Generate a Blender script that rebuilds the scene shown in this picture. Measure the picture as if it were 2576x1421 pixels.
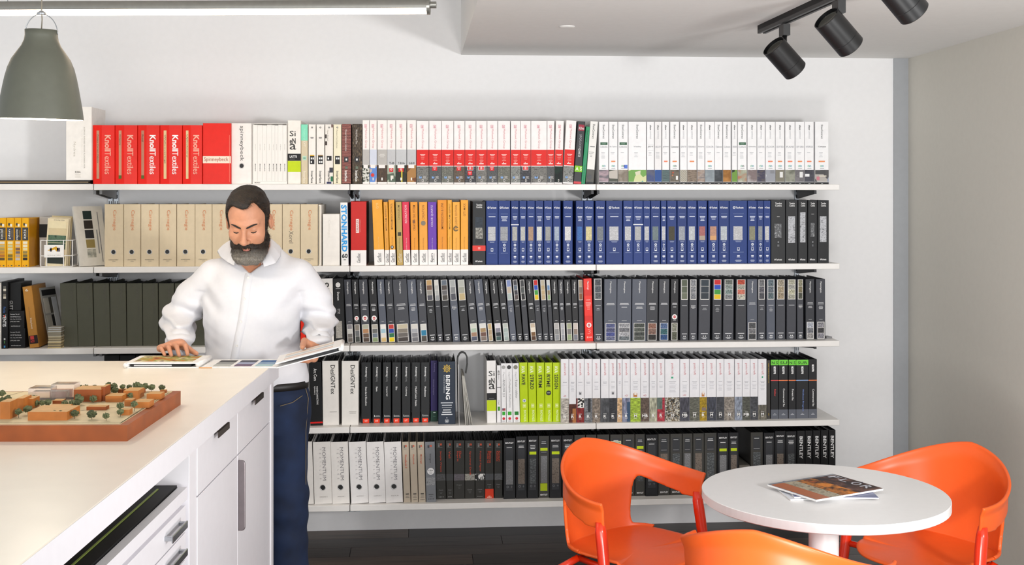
import bpy, bmesh, math, random
import numpy as np
from mathutils import Vector, Matrix

# ------------------------------------------------------------------ camera, world, lights, exposure
for o in list(bpy.data.objects): bpy.data.objects.remove(o)
SC = bpy.context.scene
COL = SC.collection
FPX, CX, HY = 3000.0, 1288.0, 475.0          # focal length in px, optical centre column, horizon row (2576x1421 frame)
CAMH = 1.77
YAW = math.atan(230/3000)
cam_d = bpy.data.cameras.new('camera'); cam = bpy.data.objects.new('camera', cam_d); COL.objects.link(cam)
cam.location = (0, 0, CAMH); cam.rotation_euler = (math.pi/2, 0, -YAW)
cam_d.sensor_width = 36; cam_d.lens = FPX/2576*36; cam_d.shift_y = -(710.5-HY)/2576
cam_d.clip_start = .05; cam_d.clip_end = 60
SC.camera = cam
SC.view_settings.view_transform = 'Standard'; SC.view_settings.look = 'None'
SC.view_settings.gamma = 1; SC.view_settings.use_curve_mapping = False
SC.view_settings.exposure = -0.06
w = bpy.data.worlds.new('world'); SC.world = w; w.use_nodes = True
w.node_tree.nodes['Background'].inputs[0].default_value = (.90, .955, 1.0, 1)
w.node_tree.nodes['Background'].inputs[1].default_value = .84

def area_light(name, loc, target, size, power, color, size_y=None, spread=None):
    l = bpy.data.lights.new(name, 'AREA'); l.energy = power; l.color = color; l.size = size
    if size_y: l.shape = 'RECTANGLE'; l.size_y = size_y
    if spread: l.spread = spread
    o = bpy.data.objects.new(name, l); COL.objects.link(o); o.location = loc
    o.rotation_euler = (Vector(target)-Vector(loc)).to_track_quat('-Z', 'Y').to_euler()
    return o
# photographer's strobe to the right of the camera, then two added fills for the wall and the ceiling
area_light('strobe', (2.35, .75, 1.62), (.2, 5.8, 1.45), .34, 95, (1, .985, .97))
area_light('added_front_fill', (-1.2, -3.4, 1.5), (.3, 6.2, 1.7), 3.6, 165, (1, .985, .965), 2.4)  # added fill behind the camera, evens the light on wall and man
area_light('added_ceiling_fill', (.9, 2.2, .5), (1.0, 3.7, 2.47), .6, 34, (1, .985, .965))  # added up-aimed fill below the frame, only there to brighten the soffit

# ------------------------------------------------------------------ projection helpers (pixel -> direction)
_s, _c = math.sin(YAW), math.cos(YAW)
def ray(u, v):
    xr = (u-CX)/FPX
    return Vector((_s+xr*_c, _c-xr*_s, (HY-v)/FPX))
def PY(u, v, Y):
    d = ray(u, v); t = Y/d.y
    return Vector((d.x*t, Y, CAMH+d.z*t))
def PZ(u, v, z):
    d = ray(u, v); t = (z-CAMH)/d.z
    return Vector((d.x*t, d.y*t, z))
def PD(u, v, D):
    d = ray(u, v); return Vector((d.x*D, d.y*D, CAMH+d.z*D))
def XA(u, Y): return PY(u, HY, Y).x

# ------------------------------------------------------------------ materials
def lin(c):
    if isinstance(c, str): c = tuple(int(c[i:i+2], 16) for i in (0, 2, 4))
    return tuple(((x/255)/12.92 if x/255 <= .04045 else ((x/255+.055)/1.055)**2.4)**1.1 for x in c)
MATS = {}
def mat(c, rough=.5, metal=0, var=.05, scale=35, bump=0, bscale=300, spec=.5, coat=0, key=None):
    k = key or (c, rough, metal, var, scale, bump, bscale, spec, coat)
    if k in MATS: return MATS[k]
    m = bpy.data.materials.new('mat_%s' % (key or c)); m.use_nodes = True; MATS[k] = m
    nt = m.node_tree; b = nt.nodes['Principled BSDF']
    l = lin(c)
    tc = nt.nodes.new('ShaderNodeTexCoord'); n = nt.nodes.new('ShaderNodeTexNoise'); n.inputs['Scale'].default_value = scale
    nt.links.new(tc.outputs['Object'], n.inputs['Vector'])
    r = nt.nodes.new('ShaderNodeValToRGB'); nt.links.new(n.outputs['Fac'], r.inputs[0])
    r.color_ramp.elements[0].position = .3; r.color_ramp.elements[1].position = .7
    r.color_ramp.elements[0].color = tuple(x*(1-var) for x in l)+(1,)
    r.color_ramp.elements[1].color = tuple(min(1, x*(1+var)) for x in l)+(1,)
    nt.links.new(r.outputs[0], b.inputs['Base Color'])
    b.inputs['Roughness'].default_value = rough; b.inputs['Metallic'].default_value = metal
    b.inputs['Specular IOR Level'].default_value = spec
    if coat: b.inputs['Coat Weight'].default_value = coat
    if bump:
        n2 = nt.nodes.new('ShaderNodeTexNoise'); n2.inputs['Scale'].default_value = bscale
        nt.links.new(tc.outputs['Object'], n2.inputs['Vector'])
        bp = nt.nodes.new('ShaderNodeBump'); bp.inputs['Strength'].default_value = bump; bp.inputs['Distance'].default_value = .002
        nt.links.new(n2.outputs['Fac'], bp.inputs['Height']); nt.links.new(bp.outputs[0], b.inputs['Normal'])
    return m
def texmat(cols, scale=120, kind='noise', stretch=(1, 1, 1), rough=.7, seed=0):
    """printed / woven sample: several colours spread by a noise, voronoi or wave pattern"""
    k = ('tex', tuple(cols), scale, kind, stretch, seed)
    if k in MATS: return MATS[k]
    m = bpy.data.materials.new('mat_sample'); m.use_nodes = True; MATS[k] = m
    nt = m.node_tree; b = nt.nodes['Principled BSDF']; b.inputs['Roughness'].default_value = rough
    tc = nt.nodes.new('ShaderNodeTexCoord'); mp = nt.nodes.new('ShaderNodeMapping')
    mp.inputs['Scale'].default_value = stretch; mp.inputs['Location'].default_value = (seed*1.7, seed*.9, seed*2.3)
    nt.links.new(tc.outputs['Object'], mp.inputs['Vector'])
    if kind == 'voronoi':
        n = nt.nodes.new('ShaderNodeTexVoronoi'); out = n.outputs['Color']
    elif kind == 'wave':
        n = nt.nodes.new('ShaderNodeTexWave'); n.bands_direction = 'Z'; n.inputs['Distortion'].default_value = 3; out = n.outputs['Fac']
    elif kind == 'zig':
        n = nt.nodes.new('ShaderNodeTexWave'); n.bands_direction = 'DIAGONAL'; n.inputs['Distortion'].default_value = 1; out = n.outputs['Fac']
    else:
        n = nt.nodes.new('ShaderNodeTexNoise'); n.inputs['Detail'].default_value = 4; out = n.outputs['Fac']
    n.inputs['Scale'].default_value = scale
    nt.links.new(mp.outputs[0], n.inputs['Vector'])
    r = nt.nodes.new('ShaderNodeValToRGB'); nt.links.new(out, r.inputs[0])
    e = r.color_ramp.elements; lo, hi = (.32, .68) if kind == 'noise' else (.1, .9)
    while len(e) < len(cols): e.new(.5)
    for i, c in enumerate(cols):
        e[i].position = lo+(hi-lo)*i/max(1, len(cols)-1); e[i].color = lin(c)+(1,)
    if kind != 'noise': r.color_ramp.interpolation = 'CONSTANT' if kind in ('zig', 'voronoi') else 'LINEAR'
    nt.links.new(r.outputs[0], b.inputs['Base Color'])
    return m
def emis(c, s, key):
    if key in MATS: return MATS[key]
    m = bpy.data.materials.new(key); m.use_nodes = True; MATS[key] = m
    b = m.node_tree.nodes['Principled BSDF']; b.inputs['Base Color'].default_value = lin(c)+(1,)
    b.inputs['Emission Color'].default_value = lin(c)+(1,); b.inputs['Emission Strength'].default_value = s
    return m

# ------------------------------------------------------------------ mesh helpers
def obj(name, me, mats, parent=None, loc=None, rot=None):
    o = bpy.data.objects.new(name, me); COL.objects.link(o)
    if mats is not None and not me.materials:
        for m in (mats if isinstance(mats, (list, tuple)) else [mats]): me.materials.append(m)
    if parent is not None: o.parent = parent
    if loc is not None: o.location = loc
    if rot is not None: o.rotation_euler = rot
    return o
def tag(o, label=None, cat=None, group=None, kind=None):
    if label: o['label'] = label
    if cat: o['category'] = cat
    if group: o['group'] = group
    if kind: o['kind'] = kind
    return o
def thing(name, label, cat, loc=(0, 0, 0), rot=(0, 0, 0), group=None):
    o = bpy.data.objects.new(name, None); COL.objects.link(o); o.location = loc; o.rotation_euler = rot
    o.empty_display_size = .05
    return tag(o, label, cat, group)
class MB:
    """collects quads / polygons, then builds one mesh"""
    def __init__(s): s.v = []; s.f = []; s.mi = []; s.sm = False
    def add(s, vs, fs, mi=0):
        n = len(s.v); s.v += [tuple(v) for v in vs]; s.f += [tuple(i+n for i in f) for f in fs]; s.mi += [mi]*len(fs); return s
    def box(s, a, b, mi=0, M=None):
        x0, y0, z0 = a; x1, y1, z1 = b
        vs = [(x0, y0, z0), (x1, y0, z0), (x1, y1, z0), (x0, y1, z0), (x0, y0, z1), (x1, y0, z1), (x1, y1, z1), (x0, y1, z1)]
        if M is not None: vs = [M @ Vector(v) for v in vs]
        return s.add(vs, [(0, 3, 2, 1), (4, 5, 6, 7), (0, 1, 5, 4), (1, 2, 6, 5), (2, 3, 7, 6), (3, 0, 4, 7)], mi)
    def prism(s, prof, z0, z1, mi=0, M=None):
        """extrude an xy profile (counter-clockwise) from z0 to z1"""
        n = len(prof); vs = [(x, y, z0) for x, y in prof]+[(x, y, z1) for x, y in prof]
        if M is not None: vs = [M @ Vector(v) for v in vs]
        return s.add(vs, [tuple(range(n))[::-1], tuple(range(n, 2*n))]+[(i, (i+1) % n, n+(i+1) % n, n+i) for i in range(n)], mi)
    def tube(s, pts, r, n=10, mi=0, cap=True):
        pts = [Vector(p) for p in pts]; rs = r if isinstance(r, (list, tuple)) else [r]*len(pts); vs = []
        up = Vector((0, 0, 1))
        for i, p in enumerate(pts):
            t = (pts[min(i+1, len(pts)-1)]-pts[max(i-1, 0)]).normalized()
            if abs(t.dot(up)) > .95: up = Vector((1, 0, 0)) if abs(t.x) < .9 else Vector((0, 1, 0))
            a = t.cross(up).normalized(); b = a.cross(t).normalized(); up = b
            vs += [p+rs[i]*(math.cos(2*math.pi*k/n)*a+math.sin(2*math.pi*k/n)*b) for k in range(n)]
        fs = [(i*n+k, i*n+(k+1) % n, (i+1)*n+(k+1) % n, (i+1)*n+k) for i in range(len(pts)-1) for k in range(n)]
        if cap: fs += [tuple(range(n))[::-1], tuple(range((len(pts)-1)*n, len(pts)*n))]
        return s.add(vs, fs, mi)
    def lathe(s, prof, n=32, mi=0, M=None, close=False):
        vs = [(r*math.cos(2*math.pi*k/n), r*math.sin(2*math.pi*k/n), z) for r, z in prof for k in range(n)]
        if M is not None: vs = [M @ Vector(v) for v in vs]
        m = len(prof)
        fs = [(i*n+k, i*n+(k+1) % n, (i+1)*n+(k+1) % n, (i+1)*n+k) for i in range(m-1) for k in range(n)]
        if close: fs += [tuple(range(n))[::-1], tuple(range((m-1)*n, m*n))]
        return s.add(vs, fs, mi)
    def grid(s, P, mi=0, mask=None):
        n, m = len(P), len(P[0]); vs = [p for r in P for p in r]
        fs = [(i*m+j, i*m+j+1, (i+1)*m+j+1, (i+1)*m+j) for i in range(n-1) for j in range(m-1) if mask is None or mask(i, j)]
        return s.add(vs, fs, mi)
    def mesh(s, name, smooth=False):
        me = bpy.data.meshes.new(name); me.from_pydata(s.v, [], s.f); 
        if s.mi: me.polygons.foreach_set('material_index', s.mi)
        if smooth: me.polygons.foreach_set('use_smooth', [True]*len(s.f))
        me.update(); return me
    def build(s, name, mats, parent=None, loc=None, rot=None, smooth=False):
        return obj(name, s.mesh(name, smooth), mats, parent, loc, rot)
def bevel(o, w=.003, seg=2):
    m = o.modifiers.new('bevel', 'BEVEL'); m.width = w; m.segments = seg; m.limit_method = 'ANGLE'; m.angle_limit = .6
    return o
_TX = {}
def text_geo(s, bold):
    """outline of a printed word as flat polygons, scaled so that its box is 1 x 1"""
    k = (s, bold)
    if k in _TX: return _TX[k]
    cu = bpy.data.curves.new('t', 'FONT'); cu.body = s; cu.size = 1; cu.resolution_u = 2; cu.offset = .022*bold
    o = bpy.data.objects.new('t', cu)
    me = bpy.data.meshes.new_from_object(o)
    v = np.array([x.co[:2] for x in me.vertices]) if len(me.vertices) else np.zeros((1, 2)); f = [tuple(p.vertices) for p in me.polygons]
    bpy.data.objects.remove(o); bpy.data.curves.remove(cu); bpy.data.meshes.remove(me)
    a, b = v.min(0), v.max(0)
    _TX[k] = ((v-(a+b)/2)/np.maximum(b-a, 1e-6), f)
    return _TX[k]
# ------------------------------------------------------------------ room
YF, YW = 5.85, 6.23                        # shelf front edge plane, back wall plane
SOFF = 2.47
WALLW = mat('f0f0f1', .7, var=.01, bump=.06, bscale=220, key='wall_paint')
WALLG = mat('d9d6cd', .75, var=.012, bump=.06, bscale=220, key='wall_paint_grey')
CEILM = mat('e6e5e3', .8, var=.012, bump=.05, bscale=240, key='ceiling_paint')
XR = XA(2247, YW)
def S(o): o['kind'] = 'structure'; return o
S(MB().box((-4.2, YW, 0), (XR+.35, YW+.12, 3.02)).build('wall_back', WALLW))
# right wall runs towards the camera from the corner
c0 = PY(2283, 700, YW); vd = ray(1150, HY); vd.z = 0; vd.normalize()
n_ = Vector((vd.y, -vd.x, 0))
def wallbox(p, q, th, z0, z1, nm, m):
    d = (q-p).normalized(); nn = Vector((d.y, -d.x, 0))*th
    prof = [(p.x, p.y), (q.x, q.y), (q.x+nn.x, q.y+nn.y), (p.x+nn.x, p.y+nn.y)]
    return S(MB().prism(prof, z0, z1).build(nm, m))
pe = c0-vd*3.4
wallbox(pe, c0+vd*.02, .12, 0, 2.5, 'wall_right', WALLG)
S(MB().box((XR, YW-.012, 0), (c0.x+.01, YW, SOFF)).build('trim_1', mat('a9acb0', .45, var=.02, key='trim_metal')))
d_ = (c0-pe).normalized(); nn = Vector((-d_.y, d_.x, 0))*.012
S(MB().prism([(pe.x, pe.y), (pe.x+nn.x, pe.y+nn.y), (c0.x+nn.x, c0.y+nn.y), (c0.x, c0.y)][::-1], 0, .016).build('baseboard_right', mat('4a4c4e', .6, key='base_rubber')))
XS = XA(1160, YW)
sof = MB().prism([(XS, 2.2), (pe.x+.9, 2.2), (c0.x+.3, YW), (XS, YW)], SOFF, 3.02).build('ceiling', CEILM); S(sof)
S(MB().box((-4.2, 1.2, 3.0), (XS, YW, 3.1)).build('ceiling_upper', CEILM))
# floor: slab and separate dark planks
S(MB().box((-4.2, -1.5, -.06), (4.2, YW+.1, -.008)).build('floor', mat('241f1c', .6, key='subfloor')))
FL = bpy.data.objects['floor']
def plankmat(i):
    k = ('plank', i)
    if k in MATS: return MATS[k]
    base = ['4a3f38', '332d2a', '5a4b40', '3f3733', '2b2726'][i]
    m = mat(base, .42, key='plank_base%d' % i); MATS[k] = m
    nt = m.node_tree; r = [n for n in nt.nodes if n.type == 'VALTORGB'][0]; n = [n for n in nt.nodes if n.type == 'TEX_NOISE'][0]
    mp = nt.nodes.new('ShaderNodeMapping'); mp.inputs['Scale'].default_value = (1.2, 26, 1)
    tc = [x for x in nt.nodes if x.type == 'TEX_COORD'][0]
    nt.links.new(tc.outputs['Object'], mp.inputs['Vector']); nt.links.new(mp.outputs[0], n.inputs['Vector'])
    n.inputs['Scale'].default_value = 2.2; n.inputs['Detail'].default_value = 6
    l = lin(base)
    r.color_ramp.elements[0].color = tuple(x*.55 for x in l)+(1,); r.color_ramp.elements[1].color = tuple(min(1, x*1.7) for x in l)+(1,)
    return m
rng = random.Random(5)
pw = .15
plank_me = {}
for r in range(22):
    y1 = YW-r*pw; x = -1.9+((r*.47) % 1.1)-.6
    while x < 3.2:
        L = 1.22; i = rng.randrange(5)
        if i not in plank_me:
            me = MB().box((0, 0, -.008), (L-.0025, pw-.0025, 0)).mesh('plank'); me.materials.append(plankmat(i)); plank_me[i] = me
        obj('plank', plank_me[i], None, FL, (x, y1-pw, rng.uniform(-.0004, 0)))
        x += L
# ------------------------------------------------------------------ shelving
SZ = [PY(1200, v, YF).z for v in (463.3, 667.0, 866.0, 1069.5, 1264.5)]
TH = .029
SX = [XA(-400, YF), XA(235, YF), XA(880, YF), XA(1500, YF), XA(2113, YF)]
SHM = mat('efedea', .38, var=.015, key='shelf_laminate')
RN = ['top', 'second', 'third', 'fourth', 'bottom']
SN = ['far left', 'left', 'middle', 'right']
for k, z in enumerate(SZ):
    for j in range(4):
        o = MB().box((SX[j]+.0015, YF, z-TH), (SX[j+1]-.0015, YW-.0172, z)).build('shelf_board', SHM)
        bevel(o, .0025, 2)
        tag(o, 'white laminate shelf board, %s shelf, %s bay of the wall shelving' % (RN[k], SN[j]), 'shelf', 'wall shelf boards')
STM = mat('b9bfc6', .35, .6, key='upright_steel'); SLM = mat('2a2c2f', .6, key='slot_dark')
def upright(x, label):
    t = thing('shelf_upright', label, 'shelf upright', (x, YW, .1), group='slotted shelf uprights')
    MB().box((-.011, -.016, 0), (.011, 0, 1.72)).build('channel', STM, t)
    m = MB()
    for i in range(51):
        z = .03+i*.0325
        for s in (-.0055, .0055): m.box((s-.0018, -.0164, z), (s+.0018, -.0158, z+.017))
    m.build('slots', SLM, t)
BRD = mat('33353a', .45, .2, key='bracket_dark'); BRL = mat('8f8f90', .45, .2, key='bracket_grey')
UX = []
for q, (u, nm) in enumerate(((287, 'left'), (894, 'man\'s side'), (1476, 'middle'), (2003, 'right end'))):
    xs = [XA(u, YW)] if q == 3 else [XA(u, YW)-.0145, XA(u, YW)+.0145]
    pn = ['behind the beige binders', 'between the left and middle bays', 'between the middle and right bays', 'near the right end of the shelves'][q]
    for i, x in enumerate(xs):
        upright(x, 'slotted grey metal shelf upright %s%s' % (pn, '' if len(xs) == 1 else (', left of its pair', ', right of its pair')[i]))
        for k, z in enumerate(SZ):
            prof = [(-.31, -.018), (-.30, -.0005), (-.017, -.0005), (-.017, -.046), (-.05, -.044)]
            b = MB(); b.prism([(y, zz) for y, zz in prof], -.0035, .0035, M=Matrix(((0, 0, 1, 0), (1, 0, 0, 0), (0, 1, 0, 0), (0, 0, 0, 1))))
            b.box((-.006, -.31, -.020), (.006, -.295, -.001))
            o = b.build('shelf_bracket', BRL if q == 0 else BRD, None, (x, YW, z-TH))
            tag(o, 'tapered metal shelf bracket under %s shelf, %s%s' % (RN[k], ['left upright', 'second upright', 'third upright', 'right end upright'][q], '' if len(xs) == 1 else (', left one of two', ', right one of two')[i]), 'bracket', 'shelf brackets')
# ------------------------------------------------------------------ binders on the shelves
# A spine is laid out on a sheet W px wide (as measured in the photograph) and 155 units tall, y from the top.
BR = random.Random(11)
ORD = ['first', 'second', 'third', 'fourth', 'fifth', 'sixth', 'seventh', 'eighth', 'ninth', 'tenth', 'eleventh', 'twelfth', 'thirteenth', 'fourteenth', 'fifteenth', 'sixteenth', 'seventeenth', 'eighteenth', 'nineteenth', 'twentieth', 'twenty-first', 'twenty-second', 'twenty-third', 'twenty-fourth', 'twenty-fifth', 'twenty-sixth', 'twenty-seventh', 'twenty-eighth', 'twenty-ninth', 'thirtieth']
def V(s, cx, y0, y1, h, c, b=0, up=0): return ('t', s, cx, (y0+y1)/2, abs(y1-y0), h, 90 if up else -90, c, b)
def Hh(s, x0, x1, y, h, c, b=0): return ('t', s, (x0+x1)/2, y, x1-x0, h, 0, c, b)
def R(x0, x1, y0, y1, c): return ('r', x0, x1, y0, y1, c)
def C(cx, cy, r, c): return ('c', cx, cy, 0, r, c)
def O(cx, cy, r0, r1, c): return ('c', cx, cy, r0, r1, c)
def L(cx, y, ws, st, c, th=1.3): return [R(cx-w/2, cx+w/2, y+i*st, y+i*st+th, c) for i, w in enumerate(ws) if w]
def PN(x0, x1, y0, y1, m, nm='photo_panel'): return ('p', x0, x1, y0, y1, m, nm)
def TX(cols, scale=120, kind='noise', st=(1, 1, 1), seed=0): return ('tex', tuple(cols), scale, kind, st, seed)
def M_(c):
    if isinstance(c, tuple): return texmat(c[1], c[2], c[3], c[4], seed=c[5])
    return mat(c, .5, var=.03, spec=.3)
INK = lambda c: mat(c, .55, var=.02)
def book(k, xt, els, cover, name, label, cat, group, xb=None, ytop=305, sb=.02, kind='binder', depth=.285, pages=('3b3d40', '55585c', '2b2c2e'), ridge=0, rough=.42, zoff=0, side=None, minlen=0):
    Ys = YF+sb; xb = xb or xt
    zs = SZ[k]+zoff
    X0b, X1b, X0t, X1t = XA(xb[0], Ys), XA(xb[1], Ys), XA(xt[0], Ys), XA(xt[1], Ys)
    h = PY((xt[0]+xt[1])/2, ytop, Ys).z-zs
    a = math.atan2((X0b+X1b)/2-(X0t+X1t)/2, h); h /= math.cos(a)
    w = ((X1t-X0t)+(X1b-X0b))/2*math.cos(a)-.0008
    W = ((xt[1]-xt[0])+(xb[1]-xb[0]))/2
    t = thing(name, label, cat, (X0b, Ys, zs+(w*math.sin(-a) if a < 0 else 0)+.0002), (0, -a, 0), group)
    depth = min(depth, YW-.02-Ys)
    cm = mat(cover, rough, var=.03, bump=.05, bscale=500, spec=.28)
    r = .0016; th = .0026
    def fy(x): return 0 if not ridge else (-ridge*x/(.42*w) if x < .42*w else -ridge*(w-x)/(.58*w))
    mb = MB()
    if kind == 'binder':
        pf = [(0, depth), (0, r), (r, 0)]+([(.42*w, -ridge)] if ridge else [])+[(w-r, 0), (w, r), (w, depth), (w-th, depth), (w-th, th), (th, th), (th, depth)]
        mb.prism(pf, 0, h); mb.build('cover', cm, t)
        pm = MB(); x = th+.0008; d2 = depth-.012
        while x < w-th-.0025:
            q = min(BR.uniform(.0028, .0065), w-th-.0008-x)
            pm.box((x, th+.006+BR.uniform(0, .004), .004), (x+q, d2-BR.uniform(0, .01), h-BR.uniform(.007, .016)), BR.randrange(len(pages))); x += q+BR.choice((.0006, .0012, .004))
        if pm.v: pm.build('sample_pages', [mat(c, .6, var=.08) for c in pages], t)['kind'] = 'stuff'
    else:
        pf = [(0, depth), (0, r), (r, 0)]+([(.42*w, -ridge)] if ridge else [])+[(w-r, 0), (w, r), (w, depth)]
        mb.prism(pf, 0, h)
        mats = [cm]
        mb.build('cover', mats, t)
    sx, sy = w/W, h/155
    if side: MB().box((w, .006, .004), (w+.0006, depth-.003, h-.004)).build('cover_side', mat(side, .4), t)
    lm = MB(); lmats = []; q = 0; pq = 0
    def flat(e):
        for i in e:
            if isinstance(i, list): yield from flat(i)
            else: yield i
    def mi(c):
        m = INK(c)
        if m not in lmats: lmats.append(m)
        return lmats.index(m)
    for e in flat(els):
        if e[0] == 'p':
            _, x0, x1, y0, y1, m, nm = e; x0, x1 = max(x0, .0)*sx, min(x1, W)*sx; z0, z1 = h-min(y1, 155)*sy, h-max(y0, 0)*sy
            f0, f1 = fy(x0), fy(x1); pq += 1; d = .0004+.00012*pq
            pb = MB().add([(x0, f0, z0), (x1, f1, z0), (x1, f1, z1), (x0, f0, z1), (x0, f0-d, z0), (x1, f1-d, z0), (x1, f1-d, z1), (x0, f0-d, z1)],
                          [(4, 5, 6, 7), (0, 4, 7, 3), (1, 2, 6, 5), (0, 1, 5, 4), (3, 7, 6, 2)])
            pb.build(nm, M_(m), t); continue
        q += 1; yo = -.0022-.00003*q
        if e[0] == 't':
            _, s, cx, cy, ln, ht, rot, c, b = e
            v, f = text_geo(s, b)
            if rot == -90: xs, zs_ = cx*sx+v[:, 1]*ht*sx, h-cy*sy-v[:, 0]*ln*sy
            elif rot == 90: xs, zs_ = cx*sx-v[:, 1]*ht*sx, h-cy*sy+v[:, 0]*ln*sy
            else: xs, zs_ = cx*sx+v[:, 0]*ln*sx, h-cy*sy+v[:, 1]*ht*sy
            lm.add([(x, yo+fy(x), z) for x, z in zip(xs, zs_)], f, mi(c))
        elif e[0] == 'r':
            _, x0, x1, y0, y1, c = e; x0 = max(x0, .3); x1 = min(x1, W-.3)
            if x1 <= x0: continue
            lm.add([(x0*sx, yo+fy(x0*sx), h-y1*sy), (x1*sx, yo+fy(x1*sx), h-y1*sy), (x1*sx, yo+fy(x1*sx), h-y0*sy), (x0*sx, yo+fy(x0*sx), h-y0*sy)], [(0, 1, 2, 3)], mi(c))
        elif e[0] == 'c':
            _, cx, cy, r0, r1, c = e; n = 20
            P = [(cx+r1*math.cos(6.2832*i/n), cy+r1*math.sin(6.2832*i/n)) for i in range(n)]
            if r0: P += [(cx+r0*math.cos(6.2832*i/n), cy+r0*math.sin(6.2832*i/n)) for i in range(n)]; fs = [(i, (i+1) % n, n+(i+1) % n, n+i) for i in range(n)]
            else: fs = [tuple(range(n))]
            lm.add([(x*sx, yo, h-y*sy) for x, y in P], fs, mi(c))
    if lm.v: lm.build('lettering', lmats, t)['kind'] = 'stuff'
    t['w'] = w; t['h'] = h; t['d'] = depth
    return t
def hole(t, fx, fy_, rpx=6.2):
    """metal ringed finger hole of a lever arch binder"""
    w, h = t['w'], t['h']; r = rpx/508
    M = Matrix.Translation((fx*w, -.0006, h*(1-fy_))) @ Matrix.Rotation(math.pi/2, 4, 'X')
    o = MB().lathe([(r*.8, .0006), (r*.86, .0012), (r, .0012), (r*1.04, 0)], 24, M=M).build('hole_ring', mat('c9c9c9', .3, .7), t, smooth=True)
    MB().lathe([(.00001, .0002), (r*.84, .0002)], 24, M=M).build('finger_hole', mat('141516', .5), t)
def xs(s): return [tuple(float(q) for q in p.rsplit('-', 1)) for p in s.split()]
def run(k, spec, fn, name, desc, cat, group, where, bots=None, n0=0, **kw):
    """fn(i, W) -> (elements, cover colour, dict of extras); the ordinal in the label counts along the run"""
    sp = xs(spec); bt = xs(bots) if bots else sp; out = []
    for i, (a, b) in enumerate(zip(sp, bt)):
        els, col, ex = fn(i, (a[1]-a[0]+b[1]-b[0])/2); d = dict(kw); d.update(ex)
        de = d.pop('desc', desc); nm = d.pop('name', name)
        lab = '%s, %s from left %s' % (de, ORD[i+n0], where) if len(sp) > 1 else '%s %s' % (de, where)
        hl = d.pop('hole', None)
        t = book(k, a, els, col, nm, lab, cat, group, xb=b, **d)
        if hl: hole(t, *hl)
        out.append(t)
    return out
W_, K_, G_ = 'f4f2ef', '1c1d1f', '8a8d92'
GREYTX = [TX(('4a4a4a', '8b8a86', '5e5d5a'), 90, seed=1), TX(('4d423a', '776a5e', '3b332d'), 60, 'noise', (4, 1, 1), 2), TX(('6d706f', '9a9c98', '4f5452'), 120, seed=3), TX(('3c3d3f', '77797a'), 160, 'noise', (1, 1, 5), 4), TX(('2e2926', '7a5f48', '4a3d33'), 50, 'noise', (3, 1, 1), 5), TX(('55565b', '3d3e43', '6f7075'), 80, 'noise', (1, 1, 3), 6), TX(('8b8c84', '62635c', 'a3a398'), 90, 'noise', (1, 1, 4), 7), TX(('c2c0ba', '4c4b48', '8b8882'), 140, 'noise', (1, 1, 1), 8)]
# ---------------- top shelf
def f(i, W):
    ink = 'ffffff' if i in (2, 3) else 'f3b3a0'; m = ['c99a80', 'cf9a80', 'c58c74', 'e9cfa0', 'e9cfa0'][i]
    e = [PN(.17*W, .30*W, 14, 141, m, 'title_label'), V(['Privacy Curtain Fabrics', 'Drapery', 'Panel', 'Wallcoverings', 'Upholstery'][i], .23*W, 25, 25+[74, 28, 18, 76, 60][i], 4, '6b4a3a'), V('Knoll', .69*W, 26, 69, 15, ink, 1.3), V('Textiles', .69*W, 70, 129, 15, ink, .2)]
    if i in (1, 2): e.append(R(.17*W, .30*W, 132, 141, '5a6a1e'))
    return e, 'e8240f', {}
run(0, '234-289 289.5-346 346.5-402 402.5-459 459.5-510', f, 'textile_binder', 'red ridged textile binder with tall label window', 'binder', 'red textile binders', 'on top shelf', ytop=315, ridge=.006, sb=.015)
run(0, '510.5-581', lambda i, W: ([PN(0, W, 84, 102, 'f6ead8', 'title_band'), Hh('Spinneybeck', 3, W-6, 93, 13, 'b4402c', -.3), R(W-3.5, W-2.8, 30, 150, 'f7a08c')], 'e8240f', {}), 'leather_sample_box', 'wide red sample box with a cream title band', 'box', None, 'beside the red binders', ytop=310, kind='box', sb=.0)
run(0, '582-634', lambda i, W: ([V('spinneybeck', .5*W, 7, 96, 12, '3a3a3c', -.2)], 'f3f0ec', dict(hole=(.5, .70, 6.4))), 'lever_arch_binder', 'white lever arch binder with round finger hole', 'binder', None, 'above the man\'s head', ytop=310)
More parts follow.
